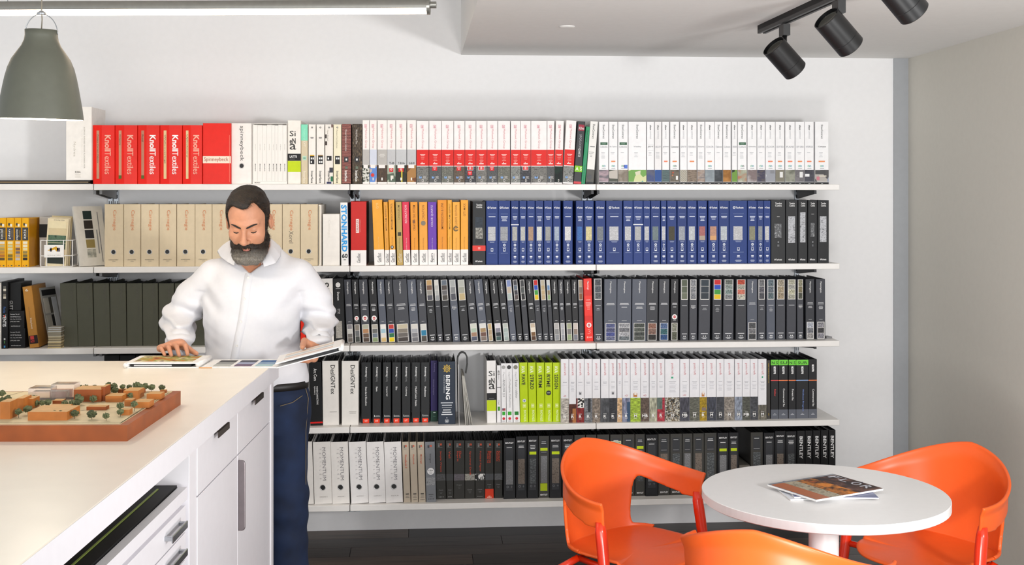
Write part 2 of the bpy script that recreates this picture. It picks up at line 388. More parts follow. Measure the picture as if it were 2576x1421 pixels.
# slip case with eight booklets
t = thing('booklet_slipcase', 'white open slipcase holding eight thin booklets on the top shelf', 'slipcase', (XA(635, YF+.01), YF+.01, SZ[0]+.0002))
w = XA(722.5, YF+.01)-XA(635, YF+.01); h = PY(680, 310, YF+.01).z-SZ[0]
wm = mat('f4f1ec', .45, var=.02)
m = MB(); m.box((0, 0, 0), (w, .26, .014)); m.box((0, 0, .014), (.0025, .26, h)); m.box((w-.0025, 0, .014), (w, .26, h)); m.box((0, .04, h-.003), (w, .26, h)); m.box((.0025, .255, .014), (w-.0025, .26, h-.003)); m.build('case', wm, t)
m = MB(); v, fc = text_geo('MONDO', 1); m.add([(.024+a*.026, -.0006, .007+b*.0045) for a, b in v], fc); m.build('lettering', mat('222222'), t)['kind'] = 'stuff'
bb = [2045, 2092, 2147, 2195, 2248, 2283, 2318, 2368, 2410]
for i in range(8):
    a, b = (bb[i]-2045)/365*(w-.0062)+.0031, (bb[i+1]-2045)/365*(w-.0062)+.0031
    bk = thing('thin_booklet', 'thin white booklet, %s from left inside the white slipcase' % ORD[i], 'booklet', (t.location.x+a, YF+.014, SZ[0]+.0146), group='booklets in the slipcase')
    MB().box((0, 0, 0), (b-a-.0006, .22, h-.022-.001*(i % 3))).build('booklet_body', mat('f3f0eb', .5, var=.02), bk)
    m = MB(); v, fc = text_geo('MONDO', 1); m.add([((b-a)/2+q*.0045, -.0004, .088-.022-p*.036) for p, q in v], fc)
    v, fc = text_geo(['SPORT', 'GROUND', 'RAMP', 'SPORTFLEX', 'HARMONI', 'ADVANCE', 'ZEN', 'SEED'][i], 0); m.add([((b-a)/2+q*.003, -.0004, .165-p*.03) for p, q in v], fc, 1)
    m.build('lettering', [mat('2b2b2b'), mat('b5b2ad')], bk)['kind'] = 'stuff'
def siena(sub): return [Hh('Si', 5, 20, 35-3, 13, '1d1d1d', 0), Hh('eN', 5, 20, 50, 14, '1d1d1d', .7), Hh('a', 5, 21, 64, 14, '1d1d1d', 0), PN(0, 40, 81, 98, '1f1f21', 'title_band'), Hh(sub, 5, 23, 88, 6, 'ffffff', 1), L(12, 93.5, [13], 3, '8d8d8d', 1), PN(0, 40, 98.4, 125, 'c8dc12', 'colour_band')]
run(0, '724-757', lambda i, W: (siena('LATTE'), 'f3efe8', {}), 'tile_binder', 'white tile binder with black and lime bands', 'binder', None, 'left of the mint binder', ytop=303)
def f(i, W):
    if i == 0: return [PN(0, W, 0, 42, '8fe3c4', 'colour_band'), V('Natural', .5*W, 12, 40, 5, 'b9f0dc'), V('LVT', .5*W, 44, 58, 5, 'f7f3e8', .5), PN(.2*W, .8*W, 82, 93, 'bfe0cc', 'format_label'), R(.32*W, .68*W, 86, 89, '7fae98'), V('Interface', .5*W, 122, 152, 6, 'f5efe2', .3)], 'd9ccb0', dict(desc='mint and tan flooring binder')
    W3 = lambda n: [PN(.2*W, .82*W, 82, 103 if n > 1 else 94, '27272a', 'format_label')]+[R(.32*W+(q % 2)*.25*W, .50*W+(q % 2)*.25*W, 86+9*(q//2), 91+9*(q//2), 'f4f4f4') for q in range(n)]
    e = W3([0, 3, 4, 1, 2][i])+[V('Interface', .5*W, 121, 152, 6, '2b2b2b', .3), C(.5*W, 8, 2.2, '4a4a4a'), C(.5*W, 8, 1, 'f0eee9')]
    if i in (1, 2): e += [PN(.2*W, .82*W, 79, 82, ['', 'e2b53a', '9a7f55'][i], 'colour_tab'), L(.5*W, 33, [8, 7], 3, '6d6d6d')]
    if i == 3: e += [V('Open Ended', .33*W, 14, 42, 4, '9a948c'), R(0, 4, 26, 36, '3a2b2a'), R(0, 5, 44, 54, '3a2520'), R(W-4, W, 0, 8, '5a2a22'), PN(.55*W, W, 112, 125, '41434f'), PN(.7*W, W, 135, 148, '2f7a56'), PN(.2*W, .8*W, 149, 154, '3a4070')]
    if i == 4: e += [V('Modern Trio Collection', .45*W, 14, 62, 4, 'a89f8a')]
    return e, ['', 'f3efe9', 'f2eee8', 'efeae3', 'f1ead0'][i], dict(desc=['', 'white flooring binder with three square icons', 'white flooring binder with four square icons', 'off-white flooring binder with dark corner shards', 'pale cream flooring binder with two square icons'][i])
run(0, '757.5-774.7 776-794.5 796-816.5 818-838 839-859', f, 'flooring_binder', '', 'binder', 'pale flooring binders', 'on top shelf', ytop=313)
def f(i, W):
    m = [TX(('26282c', 'a9574c', '2f3338', 'c9857a'), 55, 'wave', (1, 1, 1), 2), TX(('2c2622', '4b4036', '8a7a64'), 60, 'noise', (5, 1, 1.2), 4)][i]
    return [PN(.4, W-.4, .5, 154, m), PN(.25*W, .7*W, 85, 98, '3a3b3f', 'format_label'), R(.4*W, .56*W, 89, 94, 'f2f2f2'), V(['Woven Gradience Collection', 'World Woven Two'][i], .45*W, 14, [70, 52][i], 5, 'd8d2cc', .3), R(.35*W, .62*W, 109, 116, '6c7a6a'), V('Interface', .45*W, 120, 148, 7, 'f4f2ee', .8)], '2a2524', dict(desc=['dark binder printed with coral pink threads', 'dark brown binder with a woven bark print'][i])
run(0, '860-884 886-911', f, 'flooring_binder', '', 'binder', 'dark flooring binders', 'on top shelf', ytop=312)
def mohawk(i, W, red, j):
    e = [R(.46*W-3, .46*W+3, 10, 18, 'dc9aa6'), R(.46*W-2, .46*W+2, 11, 17, 'f4efee'), R(.46*W-1, .46*W+1, 12, 17, 'dc9aa6'), V('Mohawk Group', .5*W, 20, 68, 6.5, 'd8868f', -.3)]
    if red:
        e += [PN(0, W, 71, 110, 'e0261d', 'colour_band'), L(.5*W, 82, [13, 9], 3, 'f7d0cc'), L(.5*W, 90, [9, 7, 10, 8][:2+j % 3], 3.2, 'f0a9a2', 1), L(.5*W, 104, [11], 3, 'ffe9e6', 2), C(.45*W, 102, 1.1, 'ffe9e6')]
        ph = GREYTX[(j*3+j//4) % 8] if j != 12 else TX(('16352c', '12191c', '1b3a2e'), 20, seed=3)
        e += [PN(0, W, 111.5, 151, ph)]
        if j in (1, 3, 4, 6): e += [PN(.25*W, .66*W, 112 if j != 4 else 123, 122 if j != 4 else 133, 'd9202c', 'red_sticker'), L(.45*W, 114 if j != 4 else 125, [8, 6, 4], 2.4, 'f6c8c8', 1)]
        if j in (4, 5, 9): e += [PN(.2*W, .76*W, 111, 121, 'f3efee', 'quick_ship_sticker'), R(.24*W, .72*W, 112, 120, 'cf2024'), O(.48*W, 115.2, 1.2, 2.3, 'fff4f0'), L(.48*W, 118, [6], 2, 'f6d0cc', .8)]
        if j != 12: e += [R(.22*W, .30*W, 136, 141, '8db5e6'), R(.30*W, .36*W, 138, 141, '6a97d8'), R(.36*W, .42*W, 136, 141, '8db5e6'), L(.65*W, 136, [8, 7, 10], 2.1, 'd5d3cf', .9)]
        e += [R(.44*W, .58*W, 143, 149, 'e9e7e3'), R(.47*W, .55*W, 144, 148, '3a3a3a')]
        return e, 'f4f1f0', {}
    e += [PN(0, W, 71, 108, ['c0bdba', 'd4d9e6', 'bdbab6', 'c6c7c9', 'c8cacc', 'c7c8ca'][j], 'colour_band')]
    if j == 2: e += L(.5*W, 82, [12, 15, 10], 3, 'e3e0dc')
    if j > 2: e += [Hh(['', '', '', 'T-B', 'T-B Av', 'G-B-W'][j], .2*W, .85*W, 104, 5, '2b2b2e', .3)]
    ph = [TX(('4b4f44', 'd8d8d0', '8a8c80'), 130, 'voronoi', (1, 1, 1), 1), TX(('6d95d6', 'c9b8b2', 'd8cfc9'), 24, 'voronoi', (1, 1, 1), 5), TX(('5b4334', '4c4038', '6f5a49'), 40, 'noise', (4, 1, 1), 3), TX(('5f6f60', 'a9b0a0', '3f5a55'), 22, 'voronoi', (1, 1, 1), 9), TX(('4a4a3c', '33362f', '5b5a4c'), 24, 'voronoi', (1, 1, 1), 2), TX(('b08552', '7a4f36', '4b2c22'), 26, 'voronoi', (1, 1, 1), 7)][j]
    e += [PN(0, W, 109, 150, ph), PN(.15*W, .8*W, 109, 116, 'f0edea', 'white_tab'), R(.42*W, .56*W, 139, 146, 'f0eeea')]
    if j in (3, 4): e += [PN(.25*W, .72*W, 116, 125, 'd3242a', 'quick_ship_sticker'), O(.48*W, 119.5, 1.2, 2.4, 'fff0ee')]
    if j == 1: e += [C(.42*W, 133, 4.5, 'd83a30')]
    if j == 3: e += [PN(.4*W, .75*W, 134, 142, 'e6e2d8', 'photo_inset')]
    if j == 4: e += [PN(.5*W, .62*W, 122, 150, 'd8c94a', 'photo_inset')]
    return e, 'f4f0ed', {}
run(0, '912-929.5 930-948 949-974 974.3-995.4 996-1023 1024-1047', lambda i, W: mohawk(i, W, 0, i), 'carpet_binder', 'white carpet binder with a pale grey band', 'binder', 'white carpet binders with grey bands', 'on top shelf', ytop=302.5)
run(0, '1048-1078.8 1079.5-1110.7 1111.2-1141.5 1142-1169.5 1170-1197.3 1197.8-1225 1225.6-1252 1252.8-1283.5 1285-1309.3 1309.7-1335.5 1336-1376 1376.3-1395 1398-1419 1425-1450.5', lambda i, W: mohawk(i, W, 1, i), 'carpet_binder', 'white carpet binder with a broad red band', 'binder', 'white carpet binders with red bands', 'in its row', bots='1048-1078.8 1079.5-1110.7 1111.2-1141.5 1142-1169.5 1170-1197.3 1197.8-1225 1225.6-1252 1252.8-1283.5 1285-1309.3 1309.7-1335.5 1336-1376 1376.3-1394 1394.6-1414 1416-1442', ytop=304)
def f(i, W):
    if i == 0: return [PN(.15*W, .92*W, 8, 23, 'a8344a', 'brand_label'), Hh('Kährs', .2*W, .9*W, 17, 7, 'f0e4e4', .6), V('UPOFLOOR', .5*W, 32, 66, 6, 'b9bbbf', -.2), V('QUARTZ', .45*W, 67, 88, 6.5, 'f2f2f2', .6), PN(0, W, 110, 125, '8ccc28', 'lime_label'), Hh('A S', .1*W, .95*W, 117.5, 9, 'eef6e0', .8), PN(.0, W, 149, 155, 'd8525a', 'red_tab')], '3c3d40', dict(desc='charcoal quartz tile binder with lime label', ytop=306, pages=('5a4a3e', '3b3d40'))
    if i == 1: return [V('ShawContract', .5*W, 10, 42, 4.5, '1b5a40', .2), V('Carpet tile collection', .5*W, 105, 150, 3, '1b6a4a')], '2f9a6c', dict(desc='thin leaning green binder', ytop=319)
    return [V('ShawContract', .5*W, 7, 43, 5.5, '45484c', 0), L(.5*W, 62, [12], 3, '75777a', 1.6), L(.4*W, 76, [14, 11, 6, 5], 3.6, '9a9a9a', 1), PN(0, W, 119, 150, TX(('cfc6b2', '6a6a66', 'b9a890'), 22, 'voronoi', (1, 1, 1), 3)), C(.4*W, 138, 6, '55575a'), PN(0, W, 150, 155, '35373a', 'footer_band')], 'eeede9', dict(desc='white carpet binder leaning right')
run(0, '1452-1473 1475-1484.5 1485-1505', f, 'flooring_binder', '', 'binder', 'leaning binders on the top shelf', 'of the leaning group', bots='1443-1460.5 1462-1472.5 1474-1493', ytop=306)
SHT = ['Collective', 'In Sync', 'Collective', 'Vitality', 'JOY', 'ALLEY', 'gradient', 'Connected', 'QUILTED', 'TERRAIN II', 'Respite', 'COLOR', 'Tailored', 'Culture', 'UNDER', 'Culture', 'community', 'CONTOUR', 'FLOOR', 'SUITED', 'PLANE', 'OFF GRID', 'VERSE', 'Campus']
SHP = [TX(('8f8d94', 'b9a5ac', '77757c'), 14, 'noise', (1, 1, 3), 1), TX(('7a4436', 'c7c1ba', '5d6058', '8a8c84'), 18, 'voronoi', (1, 1, 1), 2), TX(('a39b90', '8b8276', 'b4aca2'), 20, seed=3), TX(('63c7bb', 'd9dcae', '7fae62', 'dcd9c0', '46a59b'), 24, 'voronoi', (1, 1, 1), 4), TX(('51566e', '6a6d80', '3f5490'), 14, seed=5), TX(('3e5f9c', '5a81b8', '2c3f6a'), 20, 'voronoi', (1, 1, 1), 6), TX(('4d6468', '8fa4a2', '39494e'), 40, 'wave', (1, 1, 1), 7), TX(('6b6459', '7d766b', '5b554c'), 40, seed=8), TX(('b9b4a6', '86837a', 'd6d2c6'), 34, 'zig', (1, 1, 1), 9), TX(('6a5e54', '9a8c7e', '4c433c'), 30, 'noise', (1, 1, 5), 10), TX(('9a8070', 'b0a49c', '6c6a72'), 24, 'noise', (1, 1, 3), 11), TX(('aeb6bd', '8d969c', 'c9ced2'), 12, seed=12), TX(('3d4248', '5b6066', '2b2f34'), 14, seed=13), TX(('ae7c40', '946730', 'c08d50'), 16, seed=14), TX(('2b3a2c', '79a04c', '45514a', 'cfd2ca'), 22, 'voronoi', (1, 1, 1), 15), TX(('c7c6b6', 'a8ac9a', 'b9785a'), 26, seed=16), TX(('9a8c8c', '857878', 'c9c6c6'), 12, seed=17), TX(('6d6660', '4b4a60', '8a8078'), 14, 'noise', (1, 1, 4), 18), TX(('a0a3ab', 'c3c6cd', '6b6d73'), 16, 'voronoi', (1, 1, 1), 19), TX(('7f7c70', 'a8a494', '5c5a52'), 40, 'zig', (1, 1, 1), 20), TX(('86887c', '9fa094', '6c6f64'), 20, seed=21), TX(('8b888c', '726f73', 'a5a2a6'), 22, seed=22), TX(('45454f', '55555f', '383840'), 18, seed=23), TX(('b6b1ac', '5b5a5c', '9aa0b0', 'c9c2ba'), 18, 'voronoi', (1, 1, 1), 24)]
def f(i, W):
    two = i in (4, 5, 6, 8, 9, 11, 14, 16, 17, 18, 19, 20, 21, 22)
    e = [V('shaw', .5*W, 8, 21, 4, '3c3e42', .8), V('contract', .5*W, 23, 43, 4, 'b4b6ba', -.2)] if two else [V('ShawContract', .5*W, 7, 42, 5, '4a4d52', .1)]
    strong = i in (4, 7, 23)
    e += [Hh(SHT[i], .5*W-min(W*.4, 10), .5*W+min(W*.4, 10), 62, 4.2, '55575c' if strong else 'a9abb0', .2)]
    e += L(.42*W, 76, [[9, 8, 8, 9, 9], [10, 6], [8], [9, 8, 7, 9], [7, 6, 8]][i % 5], 3.4, 'b9babf', .9)
    if i in (0, 2, 15): e += [PN(.14*W, .9*W, 51, 57.5, '3e6a50', 'green_sticker'), L(.5*W, 53, [11, 9], 2, '8fae9c', .7)]
    if i in (1, 6, 7, 9, 11, 18, 19, 20, 21, 22, 23): e += [R(.25*W, .66*W, 96.5, 100, 'e8925a' if i % 2 else 'ec8668'), C(.66*W, 98.2, 1.8, 'e8925a')]
    if i not in (3, 4, 5, 6, 8, 9, 10, 12, 13, 14):
        k2 = '2f3338' if i in (2, 7, 15) else '4f9fb4'
        e += [O(.5*W-2.2, 110, 1.4, 2.2, '54b48a'), O(.5*W+2.2, 110, 1.4, 2.2, k2), L(.5*W, 115, [10], 3, '7d8086', 1)]
    if i == 2: e += [PN(.6*W, .95*W, 107, 116, '5b7fd6', 'blue_sticker')]
    if i == 4: e += [R(.1*W, .9*W, 56, 56.4, 'c9cace'), R(.1*W, .9*W, 71, 71.4, 'c9cace')]
    if i == 8 and 0: pass
    e += [PN(0, W, 119, 149, SHP[i]), PN(0, W, 150, 155, '26272a', 'footer_band'), L(.5*W, 152, [5], 3, 'd9d9d9', 1)]
    if i == 7: e += [C(.3*W, 126, 2.4, 'b4573a'), C(.25*W, 133, 2, 'c47f55'), R(.62*W, .85*W, 134, 144, 'efeeea')]
    if i == 19 or i == 21: e += [R(.45*W, .8*W, 124, 138, 'e3e3e2')]
    if i == 22: e += [R(.0*W, .5*W, 129, 136, 'e9e9ea')]
    if i == 23: e += [R(.1*W, .32*W, 136, 145, 'c77f8c'), R(.28*W, .82*W, 133, 136, 'd9d2c4'), R(.0*W, .75*W, 120, 130, '4a4a4d')]
    if i == 18: e += [R(.5*W, .95*W, 120, 128, '8a8c92')]
    return e, 'ecebeb' if i in (5,) else 'f1f1f2', {}
run(0, '1507-1531 1532-1554 1555-1580 1581-1626 1627.5-1646 1647-1664.5 1666-1684 1686-1709 1711-1728.6 1729-1753 1754.5-1773 1774-1797.6 1798-1818 1819-1839 1841.5-1855 1856-1879 1880.5-1904 1905-1925 1926-1950.3 1951-1974 1975.5-2000 2001-2024 2024.5-2047.5 2050.5-2085', f, 'carpet_binder', 'white carpet binder with photo foot and black footer', 'binder', 'white carpet binders with photo feet', 'in right bay', ytop=306.5)
# ---------------- second shelf
def f(i, W):
    sw = [['e8e4da', 'c9b98a', 'b8a060', 'c09048', 'b87a3c', '6a5a3a'], ['efe8c0', 'd8d0a0', 'e0d8b0', 'd8c890', '8a7a3a', '7a7048'], ['e6d8cc', 'd8c0a8', '8a6a58', '7a7078', 'b8a8a0', 'c8c0b8'], ['f0ecd8', 'efe6cc', 'e8dcb0', '9a8a58', '7a7048', '35322a']][i]
    e = [R(.25*W, .5*W, 16, 24, '4a4438'), R(.5*W, .78*W, 19, 27, 'f5f0e0'), PN(.08*W, .95*W, 30, 71, ['4b4a4c', '55545f', '454549', '4a4a4c'][i], 'title_label'), V(['social', 'plan', 'aragonite', 'axis'][i], .42*W, 36, 66 if i != 2 else 70, 7, 'f2f0ea', .2, 1), V('porcelain', .75*W, 38, 60, 3, 'c9a93a', 0, 1)]
    e += [PN(.18*W, .82*W, 74+q*10.3, 82+q*10.3, c, 'swatch') for q, c in enumerate(sw)]
    e += [R(.2*W, .3*W, 149, 152, 'b8402c'), R(.6*W, .8*W, 149, 152, '6a6a3a')]
    return e, 'f0b614', dict(side='d99a0c' if i == 3 else None)
run(1, '-4-15.6 16.3-35.6 36.2-54 54.8-72.4', f, 'tile_binder', 'yellow tile binder with swatch column', 'binder', 'yellow tile binders', 'on second shelf', ytop=548.5, kind='box', sb=.03, depth=.22)
def f(i, W):
    sub = ['UPHOLSTERY', 'UPHOLSTERY', 'WINDOWS', 'UPHOLSTERY', 'WINDOWS', 'PRIVACY', 'DRAPERY', 'MULTI', 'PANEL', 'WALLCOVERING', 'WINDOWS', 'WALLCOVERING'][i]
    e = [V('Carnegie', .5*W+1, 15, 65, 10.5, 'dd7f3e', -.4)] if i != 10 else [V('Carnegie', .5*W, 16, 66, 10.5, 'dd7f3e', -.4), V('Xorel', .5*W, 68, 98, 10.5, '6a645c', -.5)]
    e += [Hh(sub, .22*W, .74*W, 138, 2.6, '7a7264'), L(.5*W, 141.5, [8], 3, '9a9284', .9)]
    return e, 'decfb3', dict(hole=(.47, .767, 6.2))
run(1, '263-311 311.6-354 354.8-400 400.8-444 445-490.6 491-533.5 534-577 577.6-621 621.6-665 665.6-710 710.6-755 756-800', f, 'lever_arch_binder', 'beige lever arch binder with orange lettering', 'binder', 'beige lever arch binders', 'on second shelf', ytop=513.5, sb=.025, rough=.7)
run(1, '801-809', lambda i, W: ([V('XOREL', .3*W, 42, 52, 2, '333333', .5), R(.1*W, .5*W, 3, 152, 'd9cdb4')], 'efe9df', {}), 'thin_binder', 'very thin white binder right of the beige row', 'binder', None, 'on second shelf', ytop=515)
run(1, '811.6-855', lambda i, W: ([V('Carnegie', .38*W, 18, 70, 8, 'e6e2dc', -.3), L(.58*W, 20, [1, 1, 1], 12, 'e0dcd4')], 'f2eee8', {}), 'sample_box', 'short plain white box with embossed lettering', 'box', None, 'left of the blue-lettered binder', ytop=538.7, kind='box', sb=.02)
run(1, '855.5-874.5', lambda i, W: ([V('STONHARD', .5*W, 6, 121, 14.5, '2aa2e6', 1.5), Hh('60', .12*W, .9*W, 131, 11, '1c2430', 1.2), L(.5*W, 140, [6], 3, '3a3a3a', 1.4)], 'f1f0ee', dict(side='23356e')), 'flooring_binder', 'white binder with huge bright blue vertical lettering', 'binder', None, 'on second shelf', bots='858.5-877', ytop=509.5, kind='box', sb=.01)
run(1, '882.5-922', lambda i, W: ([PN(.33*W, .53*W, 42, 76, 'f4e6e2', 'title_label'), V('TARAFLEX', .43*W, 44, 74, 5.5, 'b8302c', -.2, 1), V('SPORTS FLOORING', .6*W, 44, 74, 1.6, 'f0b0a8', 0, 1), PN(0, W, 118, 155, 'f3f0ee', 'white_foot'), V('Gerflor', .5*W, 125, 148, 8, '5a5a5c', 0, 1), R(.58*W, .6*W, 125, 148, '5a5a5c')], 'cb2119', dict(side='161617')), 'sports_floor_binder', 'wide red binder with white foot and black side', 'binder', None, 'on second shelf', ytop=507, kind='box', sb=.01)
GT = ['GTI', 'MIPOLAM AFFINITY', 'MIPOLAM BIOCONTROL', 'LINOLEUM', 'RECREATION', 'CREATION CLIC SYSTEM', 'CREATION', 'COLOR QUARTZ', 'IMPRESSION & UNI', 'MIPOLAM ESPRIT', 'EXCLUSIVE EDITION', 'GTI MAX']
def f(i, W):
    col = ['eda91c', 'e3a025', 'eaa625', 'bfa35c', 'dd1f4c', 'ea9c12', 'eda636', '6d35ae', 'e8980f', 'edae36', 'f0b040', 'efab33'][i]
    ink = ['f6d98c', '9a6a18', '8a6420', '8a7440', 'f7dfe4', '8a5a10', 'a8701c', 'e9dcf4', '9a6208', 'a87420', 'b07c28', 'b0761c'][i]
    e = [V(GT[i], .5*W, 8, 8+min(62, 4.4*len(GT[i])), min(6, W*.3), ink, .1, 1), V('Comfort flooring', .5*W, 88, 118, min(3, W*.2), ink, -.3, 1)]
    if i == 3: e += [PN(.25*W, .8*W, 74, 83, '4a4434', 'icon_label')]
    if i in (6,): e += [C(.5*W, 52, 6, '8a8070')]
    if i == 10: e += [O(.45*W, 66, 3.5, 6.5, '6a5a3c'), R(.45*W+2, .45*W+8, 64, 68, 'f0b040')]
    if i == 2: e += [C(.45*W, 112, 4, '3a3a3a'), R(.36*W, .54*W, 110, 114, 'f0f0f0')]
    if i == 5: e += [R(.3*W, .6*W, 45, 52, '8a5a30')]
    if i != 3: e += [PN(0, W, 118 if i != 7 else 117, 155, 'f4f1ee', 'white_foot')]
    e += [V('Spm' if i == 7 else 'Gerflor', .48*W, 126, 148, min(8, .55*W), '5c5c5e' if i != 3 else 'e6dcc0', .6 if i == 7 else 0, 1), R(.48*W+min(4.5, .31*W), .48*W+min(5.3, .38*W), 126, 148, '5c5c5e' if i != 3 else 'e6dcc0')]
    return e, col, dict(desc='tan' and {3: 'dull gold vinyl flooring binder', 4: 'hot pink vinyl flooring binder', 7: 'purple vinyl flooring binder'}.get(i, 'golden yellow vinyl flooring binder'), side='c26a0a' if i == 11 else None, ytop=503 if i in (0, 2, 8, 9, 11) else 508)
run(1, '935.5-961.6 964-975.5 977.6-992 994.6-1010.5 1011.4-1029 1032.6-1050.5 1053-1075 1076.4-1098 1100-1124.2 1125.3-1137 1138-1157 1159-1178', f, 'vinyl_binder', '', 'binder', 'vinyl flooring binders', 'in its row', bots='942-968 969-980 981-996.7 999-1014 1015.5-1033 1035-1054 1055.5-1075.5 1077-1099.5 1101.5-1124.8 1126-1137.5 1138.8-1157.5 1159-1178', sb=.02, rough=.3)
def tandus(i, W):
    x0, x1 = .2*W, .78*W; y0, y1 = [(38, 106), (33, 86), (40, 105), (30, 104), (36, 84), (40, 103)][i]
    e = [Hh('Tandus', .28*W, .74*W, 8, 4.5, 'f2f2f2', .6), Hh('Centiva', .28*W, .74*W, 13.5, 4.5, 'f2f2f2', .6), Hh('Tarkett', .32*W, .76*W, 146, 4, 'f0f0f0', .8), C(.27*W, 146, 1.8, 'f0f0f0'), C(.27*W, 146, .9, '202124')]
    sv = TX(('6a6c70', 'c9cbd0', '8d8f94'), 60, 'noise', (1, 1, 2), i)
    if i == 0: e += [PN(x0, x1, 38, 64, TX(('23282f', '4a5562'), 60, 'noise', (1, 1, 8), 1)), PN(x0+1, x1, 64, 91, TX(('4a4a48', 'b9b8b2'), 110, seed=2)), PN(x0, x1, 91, 103, '23262b'), PN(0, W, 107.5, 120.5, 'e2453c', 'red_band'), R(.42*W, .6*W, 111, 117, 'f29a94')]
    elif i in (1, 4): e += [PN(x0+2, x1-2, 58 if i == 1 else 56, 92 if i == 1 else 90, TX(('8d8f92', '55575a', 'c1c3c6'), 90, seed=i)), L(.5*W, 40 if i == 1 else 34, [7], 3, 'b9b9b9', 1), C(.5*W, 103, 2, '8a8c90'), R(.43*W, .57*W, 109, 114, '6a6c70')]
    else: e += [PN(x0, x1, y0, y1, sv)]
    return e, '26282b', {}
run(1, '1188.7-1221.8', lambda i, W: tandus(0, W), 'carpet_binder', 'black carpet binder with a coral red band', 'binder', None, 'before the blue row', ytop=507)
def f(i, W):
    def tk(wd): return [Hh('Tarkett', .5*W-wd*.28, .5*W+wd*.5, 17, 4.6, 'f4f5f8', 1), C(.5*W-wd*.42, 17, wd*.12, 'f4f5f8'), C(.5*W-wd*.42, 17, wd*.06, '2b427e')]
    wd = min(.72*W, 26)
    e = tk(wd)+L(.5*W, 32, [.6*W], 3, '8f9fc4', .7)+L(.5*W, 38, [wd*.8, wd*.7, wd*.5, wd*.6][:1+(i*7) % 4], 3.2, 'd5dbea', 1.5)
    sc = ['d6d8dc', 'b4b7bd', 'c3c4c0', 'd0d1cd', 'c2a48c', 'eceee8', 'b3b4b2', 'b9c6d8', 'ececec', '4f80c4', 'e9dfae', '8f959c', 'd9dade', 'd9dade', 'c9cacc', 'd6d7da', '87979a', 'd9dade', '5a5644', 'b4b9c2', 'd6dade', 'c2807e', 'd2a48e', 'cfd6dc', 'd4d4d8', 'a09f86', 'a4a9ae', 'dadadc', 'a0a4aa'][i]
    l2 = lin(sc)
    sp = TX((sc, ''.join('%02x' % int(int(sc[q:q+2], 16)*.86) for q in (0, 2, 4)), sc), 70, 'noise', (1, 1, 2), i)
    hw = min(.31*W, 11.5)
    e += [PN(.48*W-hw, .48*W+hw, 63, 97, sp, 'swatch')]
    if i in (0, 1): e += [R(.48*W-hw, .48*W+hw, 79.6, 80.1, '8a8c92')]
    if i in (21, 22): e += [PN(.48*W-hw, .48*W+hw, 86, 97, 'b3a494' if i == 21 else 'd9a878', 'swatch')]
    if i in (2, 14): e += [PN(0, W, 57, 59.5, 'f1f2f5', 'white_strip')]
    e += L(.5*W, 99, [wd*.6, wd*.5], 2, 'a9b4d0', .8)
    if i % 3 != 0: e += [C(.5*W, 107.5, min(3.2, .17*W), 'dfe4ee'), C(.5*W, 107.5, 1.2, '2b427e'), L(.5*W, 112, [wd*.4], 2, 'c9d0e2', .9)]
    e += [O(.5*W, 0, 0, 0, 'dfe4ee')] if 0 else [R(.5*W-3, .5*W+3, 115, 123, 'dfe4ee'), R(.5*W-2.1, .5*W+2.1, 116, 121, '2b427e')]
    e += L(.5*W, 126.5, [.6*W], 3, '8f9fc4', .7)
    if i not in (0, 1, 12, 13, 14, 15): e += [C(.5*W-1.5, 136, 2, 'e3e7f0'), C(.5*W+1.5, 136, 2, 'e3e7f0'), L(.5*W, 139, [wd*.35], 2, 'c9d0e2', .9), L(.5*W, 146, [wd*.55, wd*.7, wd*.5], 1.7, 'c4cce0', .8)]
    return e, ['2c4585', '2b4484', '2a427f', '2c4685', '2a4382', '2b427e', '2c4585'][i % 7], {}
run(1, '1222.7-1253 1253.7-1284 1285.5-1305.6 1306.7-1325 1326-1346 1347-1367.5 1368.6-1390 1391.6-1410.7 1417-1441 1449-1468.6 1469.8-1494', f, 'carpet_binder', 'navy blue carpet binder with a central swatch', 'binder', 'navy blue carpet binders', 'in middle bay', ytop=505, sb=.03, rough=.5)
run(1, '1498-1523 1524.8-1566 1568-1592.5 1593-1618 1618.5-1636.5 1637.4-1661.5 1662.6-1677 1678-1702.5 1704-1728 1729-1753 1755-1779 1782-1808 1808.6-1834.3 1835-1880 1881-1904.5 1905-1921.3 1921.7-1938.6', lambda i, W: f(i+11, W), 'carpet_binder', 'navy blue carpet binder with a central swatch', 'binder', 'navy blue carpet binders', 'in right bay', ytop=505, sb=.03, rough=.5)
run(1, '1939.5-1976 1977-2007 2008-2031.6 2032.7-2056 2056.8-2085.5', lambda i, W: tandus(i+1, W), 'carpet_binder', 'black carpet binder with silvery swatch', 'binder', 'black carpet binders on second shelf', 'at right end of second shelf', ytop=503.5, sb=.035)
# ---------------- third shelf
def f(i, W): return [V('maharam', .74*W, 6, 37, 8, '5d5c52', -.3), V(['Upholstery', 'Wallcovering', 'Privacy', 'Drapery', 'Panel', 'Upholstery', 'Multi', 'Wool', 'Leather', 'Tek'][i], .76*W, 58, 80, 4, '54534a', -.3), L(.74*W, 148, [4], 2, '5d5c52', 1)], '5a5b4e', {}
run(2, '150-191.5 192-232.5 234-274.5 275.6-316.6 318-357.5 358.5-397.5 399-438 439-479 480-519 520-558', f, 'fabric_binder', 'dark olive grey fabric binder', 'binder', 'olive grey fabric binders', 'on third shelf', bots='156-196.5 197-237.5 238-277.5 278.5-318.5 320-359 360-399 400-439 440-479 480-519 520-558', ytop=712.5, sb=.06, rough=.6, pages=('2a2b2b', '37393a'))
def f(i, W): return [V('Bolon', .5*W, 20, 50, 6, '444444')], ['d8d5cf', '3a3a36', 'e0301a', '6a6c70', '2a2b2c', 'e4e2de'][i], dict(desc=['pale grey', 'dark brown', 'bright red', 'mid grey', 'black', 'white'][i]+' binder mostly hidden behind the man')
